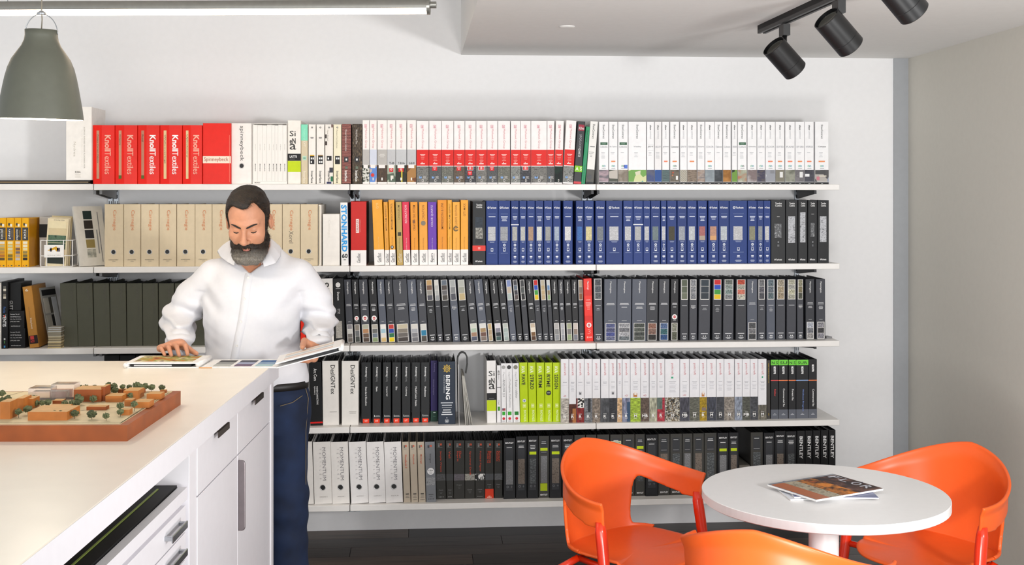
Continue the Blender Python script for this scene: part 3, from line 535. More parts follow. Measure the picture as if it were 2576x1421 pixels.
run(2, '560-600 602-640 756-768 642-690 730-755 692-728', f, 'sample_binder', '', 'binder', 'binders hidden behind the man', 'on third shelf', ytop=712, sb=.06)
def f(i, W):
    if i < 2: return [C(.47*W, 15, 5.6, '1d1d1f'), R(.42*W, .54*W, 12.5, 17.5, 'e9e6e2'), L(.5*W, 23, [11], 3, '8a8a8a', 1), V(['Field', 'Road Quad Cable'][i], .45*W, 32, 44, 8, '55524e', .2), V('TILE 24 x 24', .66*W, 34, 62, 2.4, 'a8a49e', 0), V('MODULAR', .52*W, 74, 86, 3, 'b0aca6')], 'efece8', dict(desc='white carpet binder with round black emblem')
    return [C(.47*W, 15, 5.9, 'efeeec'), O(.47*W, 15, 2.6, 3.4, '9a9a9a'), L(.47*W, 23, [12], 3, 'b9b9b9', 1.2), V('Dorsum', .47*W, 32, 52, 5.5, 'f0f0f0', .4), V('MODULAR', .55*W, 72, 84, 3, 'dddddd'), V('18 x 36', .42*W, 72, 84, 2.4, 'dddddd'), PN(.16*W, .76*W, 101, 142, TX(('8f8c86', 'b4b1ab'), 160, seed=1), 'swatch'), Hh('kinetex', .25*W, .68*W, 149, 4, 'f2f2f2', .8)], '222325', dict(desc='black carpet binder with white emblem and grey swatch')
run(2, '776-808 809.5-837 837.5-864', f, 'carpet_binder', '', 'binder', 'round emblem carpet binders', 'right of the man', bots='779-811 812.5-841 842-868', ytop=701, sb=.07)
MC = {'g': '4b4d54', 'k': '2a2b2e', 'b': '5f6470', 'd': '3f4147'}
def mann(code, W, i):
    c, pos, sw = code[0], code[1], code[2:]
    pal = {'x': ['8d8b90', 'c9c9c5', '76726f', '6f6863'], 'y': ['8b847a', '6f7274', '4a4f4c'], 'q': ['b3b4a4', 'b58a66', '6d5a4e', '5b4c44'], 'r': ['b4b0a6', '6f706e', '76808c', '8fa078'], 'e': ['e6e4e0', 'a6c4d0', 'e0dad2', 'd8bb84'], 'p': ['c23f3a', '3550a4', '2f7650', 'e8cf1e'], 's': ['c4bba4', '8a8378', '6f6a66', '4c4542'], 't': ['d2d0cb', 'a9abb1', '828388', '77777c'], 'u': ['cfcfca', '2f82a4', '54504a'], 'w': ['c8a472', '7d604e', '9a968f', '55555e'], 'v': ['dcd9d2', 'bcbcb8', 'b4b6b4', '9a9c9f'], 'a': ['6f7884', '574e4a', '6d6c6e', '54504a'], 'n': ['b4b6b4', '8c8e90', '5a5b64'], 'm': ['c0c1b8', 'a9aa9d', 'c4b288'], 'l': ['cdd0c6', 'b0bfae', 'a3836c', '5a5e70'], 'o': ['d9d8d4', 'a58c66', '735449', '87786f'], 'i': ['c9b083', 'b39f80', 'b5a283'], 'j': ['d6d3d9', '8a8894', '2f3a40', '44605c'], 'h': ['b9bfb8', 'a8b5b0', 'b0bcba', 'a3b0ac'], 'f': ['8c9ac4', 'c5b8a8', 'b4c0bb'], 'c': ['4a4c54', '6b7888', '3f3e44', '5f5452'], 'd': ['4b4c4e', '5a5f5e', '2c2d2e'], 'z': ['c8b9a4', 'e6dccb', '7d5c38', '5a3a20'], 'R': ['cf262c', '2d55be', '4aa045', 'e8c61e'], 'T': ['c4bba6', 'c0ab84', 'c2ab86', 'c0aa88'], 'B': ['cdd2d4', '7094bc', '8d8168', '9ab480'], 'G': ['b5b3b1', '8f8f8f', '94969a'], 'H': ['b3b6bb', 'abadb0', '9ea0a6'], 'I': ['a6ab8f', '86847f', '9fae88'], 'J': ['cdc4bc', '96887c', '83858f'], 'K': ['b8ac92', '86776a', '8a6648'], 'L': ['585c62', '5b6168', '5f6569'], 'M': ['5a6188', '55597a', '4c548a', '676b86'], 'N': ['9b9ca0', '74757a', 'a5a6aa', '6c7378'], 'O': ['4f544f', '575c56', '474c48', '525651'], 'P': ['8f6a5c', '83685e', '2f2c2b'], 'Q': ['5a6f94', '3f6a70', '34527e'], 'S': ['8b8c80', '5e6152'], 'U': ['5f6656', '646b5a', '747a68'], 'V': ['8f9196', '8a8c91', '85878c'], 'W': ['36424c', '333e48', '353e46'], 'X': ['6d726c', '8a9490', '7f8f8c', '84888a'], 'Y': ['b4503c', 'a8a498', 'c97a68', 'b3afa2'], 'Z': ['747578', '63636a', '55565c'], '1': ['64727a', '6f7880', '5f6e74'], '2': ['9c9484', 'a39781', '9a8d78'], '3': ['a9a898', 'a0a09a', 'b4b39e', 'a5a598'], '4': ['8d8a74', '857d62', '55584c'], '5': ['a4a8b2', '74767c', '8f8d8c'], '6': ['8b8a90', '3f3f42', '84838a'], '7': ['545558', '76777a', '3f4043']}[sw[0]]
    textured = sw[0] in 'MNOPQSVXYZ1234567L'
    n = len(pal); e = []
    y0, y1 = (1, 52) if pos == 't' else (110, 154)
    x0, x1 = .12*W, .9*W
    e += [PN(x0, x1, y0, y1, 'eceae6', 'swatch_frame')]
    st = (y1-y0-2)/n
    for q, c2 in enumerate(pal):
        dk = ''.join('%02x' % int(int(c2[z:z+2], 16)*.6) for z in (0, 2, 4)); lt = ''.join('%02x' % min(255, int(int(c2[z:z+2], 16)*1.3)) for z in (0, 2, 4))
        m = TX((dk, c2, lt), 130, 'noise', (1, 1, 2) if q % 2 else (2, 1, 1), q+i % 3) if textured else c2
        e += [('s', x0+1.2, x1-1.2, y0+1+q*st+(.3 if q else 0), y0+1+(q+1)*st-.3, m)]
    if pos == 'b': e += [V('Mannington.', .5*W, 6, 36, 5.2, 'eeeeee', .5)]+L(.5*W, 60, [W*.6, W*.66, 0, W*.4, W*.46, W*.4][:3+(i % 4)], 3.1, 'd0d1d4', 1.4)+L(.5*W, 103, [W*.36], 3, 'b9babd', 1)
    else: e += L(.5*W, 66, [W*.6, 0, W*.3, W*.4, W*.34][:1+(i % 5)], 3.6, 'c2c4c8', 1.2)+L(.5*W, 137, [W*.62], 3, 'd6d7da', 1.6)+[C(.42*W, 144, 1.4, 'eeeeee'), C(.6*W, 144, 1.4, 'eeeeee')]+L(.5*W, 147.5, [W*.5, W*.3], 2.4, 'd6d7da', 1.2)
    if i % 5 == 2 and pos == 't': e += [Hh('Amtico', .2*W, .8*W, 70, 4, 'f2f2f2', .6)]
    if len(sw) > 1: e += [('o', .5*W, 95, W), ]
    return e, MC[c], {}
def fx(fn):
    def g(i, W):
        e, c, d = fn(i, W); out = []
        for q in e:
            if isinstance(q, tuple) and q[0] == 's': out.append(('p', q[1], q[2], q[3], q[4], q[5], 'swatch'))
            elif isinstance(q, tuple) and q[0] == 'o':
                _, cx, cy, W2 = q; r = min(W2*.34, 7); out += [C(cx, cy, r, 'f3f1ef'), C(cx, cy, r*.55, 'cf1f2c'), R(cx-r*.5, cx+r*.5, cy-.7, cy+.7, 'f6e4e4')]
            else: out.append(q)
        return out, c, d
    return g
c1 = 'gbx kby+ gbq+ kbr+ bbe dbp gbs bbt gbu ktw dtv kta btn ktm dbl bbo kbi kbj kbh btf ktc dtd kbz dtR dtT dtB kbG dbH kbI kbJ dtK'.split()
SPT = '863.4-882.6 884-901 902.5-924 926-946 947.6-966 967.6-986.8 987.5-1023 1023.7-1046 1047.4-1067.3 1068.9-1088.8 1091-1104 1107-1126.5 1128-1147 1148.4-1170 1170.8-1191.5 1191.8-1213.5 1213.8-1228.5 1230.7-1250.6 1251.4-1269 1270.6-1286.8 1288.3-1302.4 1306-1320 1320.8-1338.6 1339.3-1354 1357.8-1371.8 1373.3-1384 1384.4-1402 1404.4-1417 1418-1435.4 1437-1452.4 1453.5-1466.6'.split()
SPB = '873-889.5 892-908.5 911-933 935-954 957-975 977-996 997-1032.5 1034-1056 1058-1077.5 1079-1099 1101-1116 1117.5-1138 1139.5-1158 1160.5-1181 1184-1205 1207.5-1228 1228.5-1242 1246-1264.5 1266.5-1283 1284.5-1300 1302-1316.5 1318-1332.5 1335-1351 1351.5-1366 1367-1382 1382.5-1393.5 1394-1409 1410.3-1424.3 1425-1440.5 1441.3-1456.5 1457.6-1471.2'.split()
for lo, hi, wh in ((0, 16, 'left half of middle bay'), (16, 31, 'right half of middle bay')):
    for pos, dsc in (('b', 'dark binder with swatch strip at foot'), ('t', 'dark binder with swatch strip at top')):
        ids = [i for i in range(lo, hi) if c1[i][1] == pos]
        run(2, ' '.join(SPT[i] for i in ids), fx(lambda q, W, ids=ids: mann(c1[ids[q]], W, ids[q])), 'carpet_binder', dsc, 'binder', 'leaning dark swatch binders', 'in '+wh, bots=' '.join(SPB[i] for i in ids), ytop=703.5, sb=.095, rough=.45)
run(2, '1468-1488.6', lambda i, W: ([V('Mannington.', .5*W, 6, 34, 5.2, 'fff0ee', .5), R(.05*W, .95*W, 28, 42, 'dd2418'), L(.5*W, 52, [11, 0, 13, 14, 11], 3.2, 'ffc9c2'), L(.5*W, 68, [9, 7, 7], 3.4, 'ffb0a8', 1.1), R(.05*W, .95*W, 92, 104, 'dd2418'), C(.5*W, 115, 6.2, 'fbf3f2'), C(.5*W, 115, 3.6, 'd2202a'), R(.35*W, .65*W, 114.3, 115.7, 'ffe8e8'), Hh('3', .3*W, .7*W, 131, 11, 'f79a92', -.6), R(.2*W, .4*W, 143, 147, 'ffb4aa'), L(.66*W, 144, [8], 3, 'ffd0ca', 1.6)], 'f1392c', {}), 'carpet_binder', 'bright red binder among the dark binders', 'binder', None, 'on third shelf', bots='1472.6-1493', ytop=701, sb=.07)
run(2, '1492.6-1515', fx(lambda i, W: mann('gtL', W, 3)), 'carpet_binder', 'dark grey binder just right of the red binder', 'binder', None, 'on third shelf', bots='1494.5-1516.7', ytop=700.5, sb=.06)
c2 = ['bbM', 'bbN', 'bbO', 'dbP', 'gbQ', 'kbS+', 'dtU', 'gtV', 'gtW', 'dtR', 'gtX', 'dtY', 'bb7', 'gtZ', 'bt1', 'gt2', 'gt3', 'gt4', 'db5', 'gb6']
T2 = '1519.7-1552 1552.4-1589 1589.6-1627.4 1628-1656.4 1658.6-1684.5 1686.7-1707.4 1711.8-1732.5 1734.7-1754 1760-1788 1793.6-1817 1820.7-1847 1852.6-1878 1879.8-1905 1906-1926 1928.7-1950 1953-1976 1980-2003.5 2005.5-2021.5 2026-2049 2052-2076'.split()
B2 = '1519.7-1551 1551.8-1587 1589.6-1625 1626-1654.5 1657-1683.5 1686.7-1705 1711-1732.5 1734-1753.5 1757-1787 1792-1816 1818.7-1846 1850.6-1878.5 1879.8-1905 1906-1926 1928.7-1950.5 1952-1976 1979-2003.5 2005.5-2021.8 2027-2049 2053.5-2076'.split()
for pos, dsc in (('b', 'dark binder with swatches at foot'), ('t', 'dark binder with swatches at top')):
    ids = [i for i in range(20) if c2[i][1] == pos]
    run(2, ' '.join(T2[i] for i in ids), fx(lambda q, W, ids=ids: mann(c2[ids[q]], W, ids[q])), 'carpet_binder', dsc, 'binder', 'upright dark swatch binders', 'in right bay', bots=' '.join(B2[i] for i in ids), ytop=702, sb=.06, rough=.45)
# ---------------- fourth shelf
run(3, '775-808.3', lambda i, W: ([V('Arc Com', .5*W, 16, 45, 8, 'f2f2f2', .1), V('WOVEN CONNECTIONS', .62*W, 59, 104, 4.5, 'efefef', .3), V('Upholstery', .42*W, 59, 80, 4.5, 'efefef', .3), PN(0, W, 146, 150, 'd8201c', 'red_stripe')], '1f2022', {}), 'fabric_binder', 'black fabric binder with red stripe at foot', 'binder', None, 'beside the man\'s jeans', bots='781-810.5', ytop=911, sb=.05)
run(3, '810.5-851 859.5-902', lambda i, W: ([V('DesignTex', .66*W, 10, 80, 11, '2a2a2a', .1) if 0 else V('DesIGNTex', .66*W, 10, 80, 11, '2a2a2a', .1), L(.66*W, 122, [18, 16][:1+i], 3.2, 'a5a29e', 1.2)], 'ebe8e3', {}), 'fabric_binder', 'off-white wide fabric binder with black capitals', 'binder', 'off-white fabric binders', 'on fourth shelf', bots='812.5-853 859.5-902', ytop=908, sb=.05)
run(3, '852.6-858', lambda i, W: ([], '3c3432', {}), 'thin_folder', 'thin dark folder squeezed between two off-white binders', 'folder', None, 'on fourth shelf', bots='854-858.6', ytop=905, sb=.09, kind='box')
def f(i, W):
    t = ['Standard Excelon', 'Rave', 'Imperial', 'Bio', 'Coloring', 'MultiColor Static', 'Medintone'][i]
    return [V('Armstrong', .5*W, 11, 36, 6.4, 'f2f2f2', .9), V('flooring', .5*W, 37, 49, 6, '9fa1a3', -.3), V(t, .5*W, 62, 62+3*len(t), 4.6, 'ececec', .7)]+([R(.2*W, .26*W, 134, 139, 'e8e8e8'), L(.58*W, 135.5, [11, 13], 2.2, 'b9b9b9', 1)] if i not in (0, 5) else [])+[PN(.16*W, .82*W, 143.5, 154.5, 'f0431c', 'orange_label'), Hh(['VCT', 'SHT', 'SHT', 'SHT', 'LVT', 'HOS', 'HOM'][i], .34*W, .64*W, 149, 4.5, 'ffe9df', .9)], '232527', {}
run(3, '909-933.5 937-959.5 963-984 986.5-1009 1011-1033 1036-1057.3 1059-1081', f, 'vinyl_binder', 'black binder with orange label at foot', 'binder', 'black binders with orange labels', 'on fourth shelf', ytop=911.5, sb=.09, pages=('8b8f94', '5a5d62', '2c2d2f'))
run(3, '1083.6-1101', lambda i, W: ([V('Armstrong', .55*W, 6, 28, 5, '8f84bc', .2), V('Electrostatic Dissipative', .4*W, 48, 88, 3.5, '9a90c4', .2), PN(0, W, 128, 155, '1f4a3c', 'green_foot'), L(.55*W, 131, [6], 3, 'cfe0d8', 2), L(.55*W, 141, [7], 3, '5a8a78', 1)], '2e1d66', {}), 'vinyl_binder', 'purple binder with dark green foot', 'binder', None, 'beside the navy compass binder', ytop=907, sb=.11)
def f(i, W):
    e = [O(.5*W, 17, 6.2, 8, 'd9b84a'), C(.5*W, 17, 4.6, 'd9b84a'), R(.5*W-2.6, .5*W+2.6, 14.4, 19.6, '2b3a4c'), R(.5*W-1.2, .5*W+1.2, 15.8, 18.2, 'd9b84a')]
    for q in range(8):
        a = q*math.pi/4; e.append(C(.5*W+9.6*math.cos(a), 17+9.6*math.sin(a), 1.1, 'd9b84a'))
    e += [V('BERING', .56*W, 33, 94, 10.5, 'f3f4f5', 1), V('FLOORS & COVERINGS', .34*W, 33, 78, 2.8, 'c9ced4', .2), L(.5*W, 101, [31], 3, 'cfd4da', 2.2), L(.5*W, 107, [25], 3, 'cfd4da', 2.2), L(.5*W, 113.4, [25], 3, 'e4e7ea', .9), L(.5*W, 118.5, [20, 23, 28], 5.6, 'dfe3e7', 2.4), O(.5*W, 147, 4, 4.8, 'cfd4da'), L(.5*W, 145.6, [6, 5], 2.4, 'e4e7ea', 1.2), C(.5*W, 139, 1, 'e4e7ea')]
    return e, '263446', {}
run(3, '1102.6-1146', f, 'flooring_binder', 'navy binder with a gold compass emblem', 'binder', None, 'on fourth shelf', ytop=909.5, sb=.04, pages=('8b8f94', '5a5d62', '2c2d2f'))
run(3, '1224-1247.5', lambda i, W: (siena(' '), 'f2f0ee', {}), 'tile_binder', 'white tile binder with black and green bands', 'binder', None, 'right of the shelf gap', bots='1225.3-1248.8', ytop=907, sb=.05)
def f(i, W):
    if i == 0: return [V('eco', .45*W, 14, 26, 5, '333333', .4), V('stone', .5*W, 27, 38, 2.4, 'a0a0a0'), R(0, W, 59, 60.5, '4a4a4a'), V('Cleaf', .5*W, 94, 107, 4, '9a9a9a'), PN(.2*W, .8*W, 112, 123, '4a9a35', 'green_arrow')], 'f0eff0', dict(desc='very thin white binder', ytop=919)
    m = ['b0b0ae', '3a3a3c', TX(('8b887c', 'b9b6a6', '6a685c'), 200, seed=1)][i-1]
    e = [V('Capri', .5*W, 22, 40, 5, 'a9a9ab', -.3), V(['AND/OR 2.0', 'Collegiate Collection', 'Twist rubber'][i-1], .55*W, 42, [88, 116, 92][i-1], 5.4, '77777a', -.4)]
    e += [PN(.2*W, .8*W, 127, 136, '3fae3c' if i < 3 else '2f8a3c', 'green_sticker'), C(.5*W, 145, 3.6, 'd0253a'), L(.5*W, 151, [8], 3, '66686a', 1.2)]
    if i == 1: e += [R(.2*W, .85*W, 118, 124, 'a84a50'), R(.2*W, .45*W, 118, 121, '3a4a78')]
    e += [C(.5*W, 10, 5.2, '3a3a3c')] if i == 2 else [C(.5*W, 10, 5.4 if i == 3 else 4.8, ['b0b0ae', '', '8f8d80'][i-1])]
    return e, 'f3f3f4', dict(desc=['', 'slim white rubber flooring binder with grey dot', 'white rubber flooring binder with black dot', 'white rubber flooring binder with speckled dot'][i])
run(3, '1250-1260 1261-1273 1273.5-1288.4 1288.8-1305.4', f, 'rubber_binder', '', 'binder', 'white rubber flooring binders', 'left of the lime binders', bots='1250.2-1260.2 1261.2-1274.4 1274.8-1291.4 1291.8-1309', ytop=914, sb=.06)
def f(i, W):
    t = ['FAVE', '2TRZO', 'STRM', 'RYME', '2DSGN'][i]
    e = [V('AVA', .45*W, 8, 27, 9, 'f3f9d8', 1.1), V(t, .47*W, 31, 31+[27, 39, 34, 33, 38][i], 9, '3a4212', .9), R(.33*W, .72*W, 107, 117, 'e9f4b0'), R(.38*W, .67*W, 108, 116, 'cfe03a'), C(.525*W, 112, 2.6, 'e9f4b0'), V('NOVALIS', .58*W, 124, 153, 6.5, 'f0f8c8', .5)]
    if i == 0: e += [C(.53*W, 99, 4.6, 'dfe6e4'), C(.53*W, 99, 2.4, '7f8fb0')]
    if i == 3: e += [C(.5*W, 79, 6.4, '2d3030'), R(.3*W, .7*W, 78.2, 79.8, 'dde3d8')]
    return e, 'c3dc10', {}
run(3, '1306-1326.8 1328-1348 1349-1369.5 1371-1389.5 1390.7-1409.5', f, 'tile_binder', 'lime green tile binder', 'binder', 'lime green tile binders', 'on fourth shelf', bots='1309.4-1329.4 1330.5-1350.2 1350.7-1370.4 1371-1390.4 1391-1410', ytop=912, sb=.055, rough=.35)
PCC = [('bab4ac', 'R'), ('5b2f20', 'R'), ('8a2a2a', 'R'), ('7a7c80', 'R'), ('8a7f74', 'R'), ('54565a', 'R'), ('3d3f44', 'R'), ('cfae88', 'R'), ('8a8ea4', 'R'), ('a3bb45', 'M'), ('695a50', 'MB'), ('b0b09c', 'R'), ('b03a48', 'R'), ('8a8478', 'M'), ('4d4d57', 'MB'), ('68695f', 'M'), ('a98e20', 'R'), ('464954', 'M'), ('494b50', 'M'), ('8f8880', 'M'), ('8a92a0', 'M'), ('585a52', 'MB'), ('4b4d52', 'M'), ('6d6a60', 'M')]
def f(i, W):
    c, t = PCC[i]; dk = ''.join('%02x' % int(int(c[z:z+2], 16)*.72) for z in (0, 2, 4)); lt = ''.join('%02x' % min(255, int(int(c[z:z+2], 16)*1.25)) for z in (0, 2, 4))
    m = TX(('3a3833', 'c9c5b8', '77664c', '8f8d88', 'dddacf'), 170, 'voronoi', (1, 1, 1), 2) if i == 13 else TX((dk, c, lt), [60, 90, 40][i % 3], 'noise', [(1, 1, 3), (1, 1, 1), (3, 1, 1)][i % 3], i)
    y0 = 96 if i not in (1, 23) else (110 if i == 1 else 117)
    e = [V('patcraft', .5*W, 11, 40, 7, 'd0787e', -.2), L(.5*W, 56, [W*.5, W*.4][:1+i % 2], 3.4, 'b0b0b6', 1.1), L(.5*W, 64, [W*.66], 3, 'd0d0d6', .5), L(.5*W, 67, [W*.45, W*.4, W*.5, W*.4, W*.45][:[0, 4, 0, 0, 3, 0, 2, 0, 0, 3, 6, 3, 2, 5, 6, 3, 2, 3, 4, 4, 3, 3, 3, 4][i]], 3.6, 'bfbfc5', .9), PN(0, W, y0, 155, m)]
    if i == 2: e += [PN(.15*W, W, 96, 120, TX(('efeeea', '2a2a2a', 'efeeea'), 110, 'voronoi', (1, 1, 1), 4), 'photo_inset')]
    if i == 1: e += [PN(.5*W, W, 121, 155, 'b47a48', 'photo_inset')]
    if i == 3: e += [PN(.45*W, .8*W, 96, 130, '3a3b3e', 'photo_inset')]
    if i == 8: e += [PN(.6*W, W, 106, 155, '3f5a78', 'photo_inset')]
    if i == 12: e += [PN(0, .7*W, 96, 125, TX(('5a6a62', '74827a'), 90, seed=3), 'photo_inset')]
    if i == 16: e += [PN(.3*W, .9*W, 122, 130, '8a7a70', 'photo_inset')]
    if i in (2, 6): e += [R(.36*W, .64*W, 80, 87, '77777c'), R(.43*W, .57*W, 78, 82, 'f0f0f2')]
    if i in (9, 16): e += [R(.3*W, .66*W, 85, 94, 'c98a4c'), R(.38*W, .6*W, 81, 89, 'f3ece4')]
    if i in (0, 8, 10, 14): e += [O(.55*W, 90, 1.4, 2.2, 'd89aa0'), R(.3*W, .5*W, 90, 91, 'd89aa0')]
    if i in (13, 23): e += [R(.42*W, .56*W, 44, 48.5, '3fae84')]
    e += L(.5*W, 134, [W*.4], 3, 'e6e4e0', 1)+[Hh(t, .5*W-(3.6 if len(t) == 1 else 7), .5*W+(3.6 if len(t) == 1 else 7), 140.5, 7, 'f6f5f3', 1.3)]+L(.5*W, 146, [W*.34], 2, 'e0deda', .8)
    return e, 'efeff2', {}
run(3, '1411-1431 1431.6-1449.4 1450-1469.6 1470-1490 1490.4-1510.4 1511.7-1532 1532.4-1551.6 1553-1565 1565.6-1585.5 1585.8-1611.7 1612-1633 1634-1653 1653.4-1672.3 1672.9-1710 1710.7-1734.2 1735-1759.8 1760-1778 1778.4-1802 1802.7-1821.5 1822-1847.5 1848.8-1867.3 1867.8-1887.2 1887.7-1906.8 1907.4-1928.8', f, 'carpet_binder', 'white carpet binder with coral name and letter foot', 'binder', 'white binders with letter feet', 'on fourth shelf', ytop=903, sb=.03, pages=('55585c', '3b3d40', '6a6460'))
run(3, '1929.4-1938', lambda i, W: ([V('FIBER SAMPLE SELECTOR', .45*W, 8, 60, 2.8, 'c9a93a', 0), V('05', .5*W, 140, 146, 3, 'c9a93a')], '4a4744', {}), 'thin_binder', 'thin dark brown binder with small gold lettering', 'binder', None, 'on fourth shelf', ytop=906, sb=.05)
def f(i, W):
    t = ['Rubber', 'Commercial Rx', 'Forest Rx', 'Wellness Program', 'Commercial Rx'][i]
    e = [V('ecore', .5*W, 13 if i == 4 else 18, 32 if i == 4 else 38, 6, 'f4f4f4', 1.4), PN(0, W, 54, 56, ['e05a5a', 'f08a5a', 'f08a5a', '9ab4dc', 'f08a5a'][i], 'colour_stripe'), V(t, .55*W, 78-2*(i == 1), 92+4*len(t)-20, 4.6, ['d84a4a', 'f0f0f0', 'f0f0f0', '7f9ad8', 'f0f0f0'][i], .6), PN(0, W, 131, 155, '666a74', 'grey_foot'), L(.5*W, 141, [4, 9], 3, 'c9ccd2', 1.1)]
    if i < 4: e += [PN(0, W, -1 if 0 else 1, 15, '7fdc50', 'green_tape'), Hh(['N S', 'SU', 'N S', 'SUR'][i], .12*W, .9*W, 8.5, 7, '1f3a1c', .3)]
    return e, '2c2d30', {}
run(3, '1939-1958.5 1959-1982.5 1984-2002.5 2003-2033.8 2034.2-2055.5', f, 'rubber_binder', 'black binder with grey foot and colour stripe', 'binder', 'black binders with green tape', 'at end of fourth shelf', ytop=904, sb=.05)
# ---------------- bottom shelf
def f(i, W):
    e = [V('MOMENTUM', .62*W, 14, 96, 8.6, '77747a', -.5), V('TEXTILES', .40*W, 17, 93, 4, 'a3a0a4', -.3)] if i else []
    s = 0
    if i: e[1] = None
    e = [q for q in e if q]
    if i: e += [Hh(ch, .36*W, .44*W, 18+q*10.4, 4, 'a5a2a6', -.3) for q, ch in enumerate('')]+[V(ch, .40*W, 17+q*10.4+(1 if ch == 'I' else 0), 19.8+q*10.4-(1.2 if ch == 'I' else 0), 4.2, 'a3a0a4', -.4) for q, ch in enumerate('TEXTILES')]
    if i: e += [Hh(['', 'UPHOLSTERY 2', 'UPHOLSTERY 1', 'CRYPTON 2', 'CRYPTON 1', 'SILICA'][i], .32*W, .76*W, 137, 2.6, 'a9a6a4')]
    return e, 'e9e6e2' if i < 3 else 'ebe9e8', dict(hole=(.5, .735, 7.2)) if i else {}
run(4, '742-785 786.5-831.5 832-875.4 876.3-920.3 921-965 966-1009', f, 'lever_arch_binder', 'white leaning lever arch binder', 'binder', 'white leaning lever arch binders', 'on bottom shelf', bots='747-790 791-835.5 836-880.5 883.6-927 927.5-970.5 971-1014.5', ytop=1112, sb=.03, rough=.6, pages=('2c2d2f', '47494c', '1f2021', '6a6d70'))
def logo(W, k2): return [R(.26*W, .44*W, 8+3*q, 9.8+3*q, k2) for q in range(3)]+[R(.48*W, .56*W, 8, 13, 'd8572c'), R(.6*W, .68*W, 8, 13, 'd8572c'), R(.48*W, .68*W, 8, 9.5, 'd8572c')]+L(.46*W, 18, [W*.5], 3, '8a8680', .9)
def f(i, W):
    if i == 3: return logo(W, '2b2b2e')+[V('Intrigue', .5*W, 31, 54, 4.6, '2a2c30', .3), C(.52*W, 76, 8.8, 'f1f1f2'), Hh('KIBA', .3*W, .76*W, 73.5, 4.2, '4a4a4c', .3), L(.52*W, 78, [8, 9, 6], 2, '8a8a8c', .7), PN(.04*W, .95*W, 92, 112, TX(('5a5c60', 'a9abae', '77797c'), 160, seed=1)), L(.5*W, 134, [12], 3, '3a3b3e', 1.6), L(.5*W, 140, [8], 3, '45464a', 1), [C((.26+.16*q)*W, 147, 1.1, '2b2c30') for q in range(4)]], '84878c', dict(desc='grey carpet tile binder with round white sticker')
    return logo(W, '3a3634')+[V(['Woodlands II', 'Playbook', 'Melange'][i], .5*W, 32, [67, 58, 56][i], 5, 'd0572c', .3), L(.55*W, 132, [8], 3, '3f3a34', 2.6), L(.55*W, 138, [7, 10], 3.4, '77706a', 1), [C((.3+.16*q)*W, 148, .9, '3a3634') for q in range(4 if i else 0)]], 'c3b7a6', dict(desc='tan vinyl plank binder')
run(4, '1011-1028.4 1030-1047.6 1049-1067 1068.5-1094', f, 'flooring_binder', '', 'binder', 'tan and grey flooring binders', 'on bottom shelf', bots='1016-1033.4 1034.8-1052.4 1053.5-1071 1072.4-1097.4', ytop=1111.5, sb=.03)
def f(i, W):
    t = ['Simple Weave', 'Veil', 'Elan Esprit', 'Spectral Drift', 'Folded Paper', 'Batiste Moderne', 'Kozuri Kimono'][i]
    ty = [TX(('4a4a48', '66666a'), 140, seed=1), '4a4b4c', TX(('77737a', '5f5a60', '88848c'), 60, 'noise', (1, 1, 6), 3), TX(('8d8b85', 'b4b2aa', '66645f'), 160, seed=4), TX(('f0f0ee', '2b2b2b', '9a9a98'), 60, 'voronoi', (3, 1, 1), 5), '55575a', TX(('4a4b4d', '77797b'), 60, 'noise', (1, 1, 6), 7)][i]
    e = logo(W, '9a9a9a')+[V(t.split()[0] if i in (2, 5, 6) else t, (.6 if i in (2, 5, 6) else .52)*W, 28, 28+4.6*len(t.split()[0] if i in (2, 5, 6) else t), 5.2, 'cf4a24', .3)]
    if i in (2, 5, 6): e += [V(t.split()[1], .36*W, 28, 28+4.6*len(t.split()[1]), 5.2, 'cf4a24', .3)]
    e += [PN(.02*W, .98*W, 89, 106, ty, 'swatch'), Hh('Carpet', .26*W, .72*W, 118 if i in (2, 5, 6) else 131, 3.4, '9a9a9a', 0), L(.5*W, 123 if i in (2, 5, 6) else 136, [7, 5], 3, '6a6a6a', .9)]
    if i == 5: e += [PN(0, W, 130, 155, 'd8401c', 'orange_foot'), L(.5*W, 148, [5, 12], 3, 'ffd9c8', 1.6)]
    elif i != 2 and i != 3 and i != 6: e += [C((.28+.14*q)*W, 149, .9, 'b0b0b0') for q in range(4)]
    return e, '34332f', {}
run(4, '1095-1119.8 1120.5-1139.4 1140.2-1169 1169.5-1195 1195.5-1220 1220.5-1242 1243.5-1264.5', f, 'carpet_binder', 'charcoal carpet binder with orange title and grey strip', 'binder', 'charcoal binders with orange titles', 'on bottom shelf', bots='1097.7-1122.8 1123.2-1141 1141.5-1169 1169.5-1195 1195.5-1220 1220.5-1242 1243.5-1264.5', ytop=1108, sb=.08)
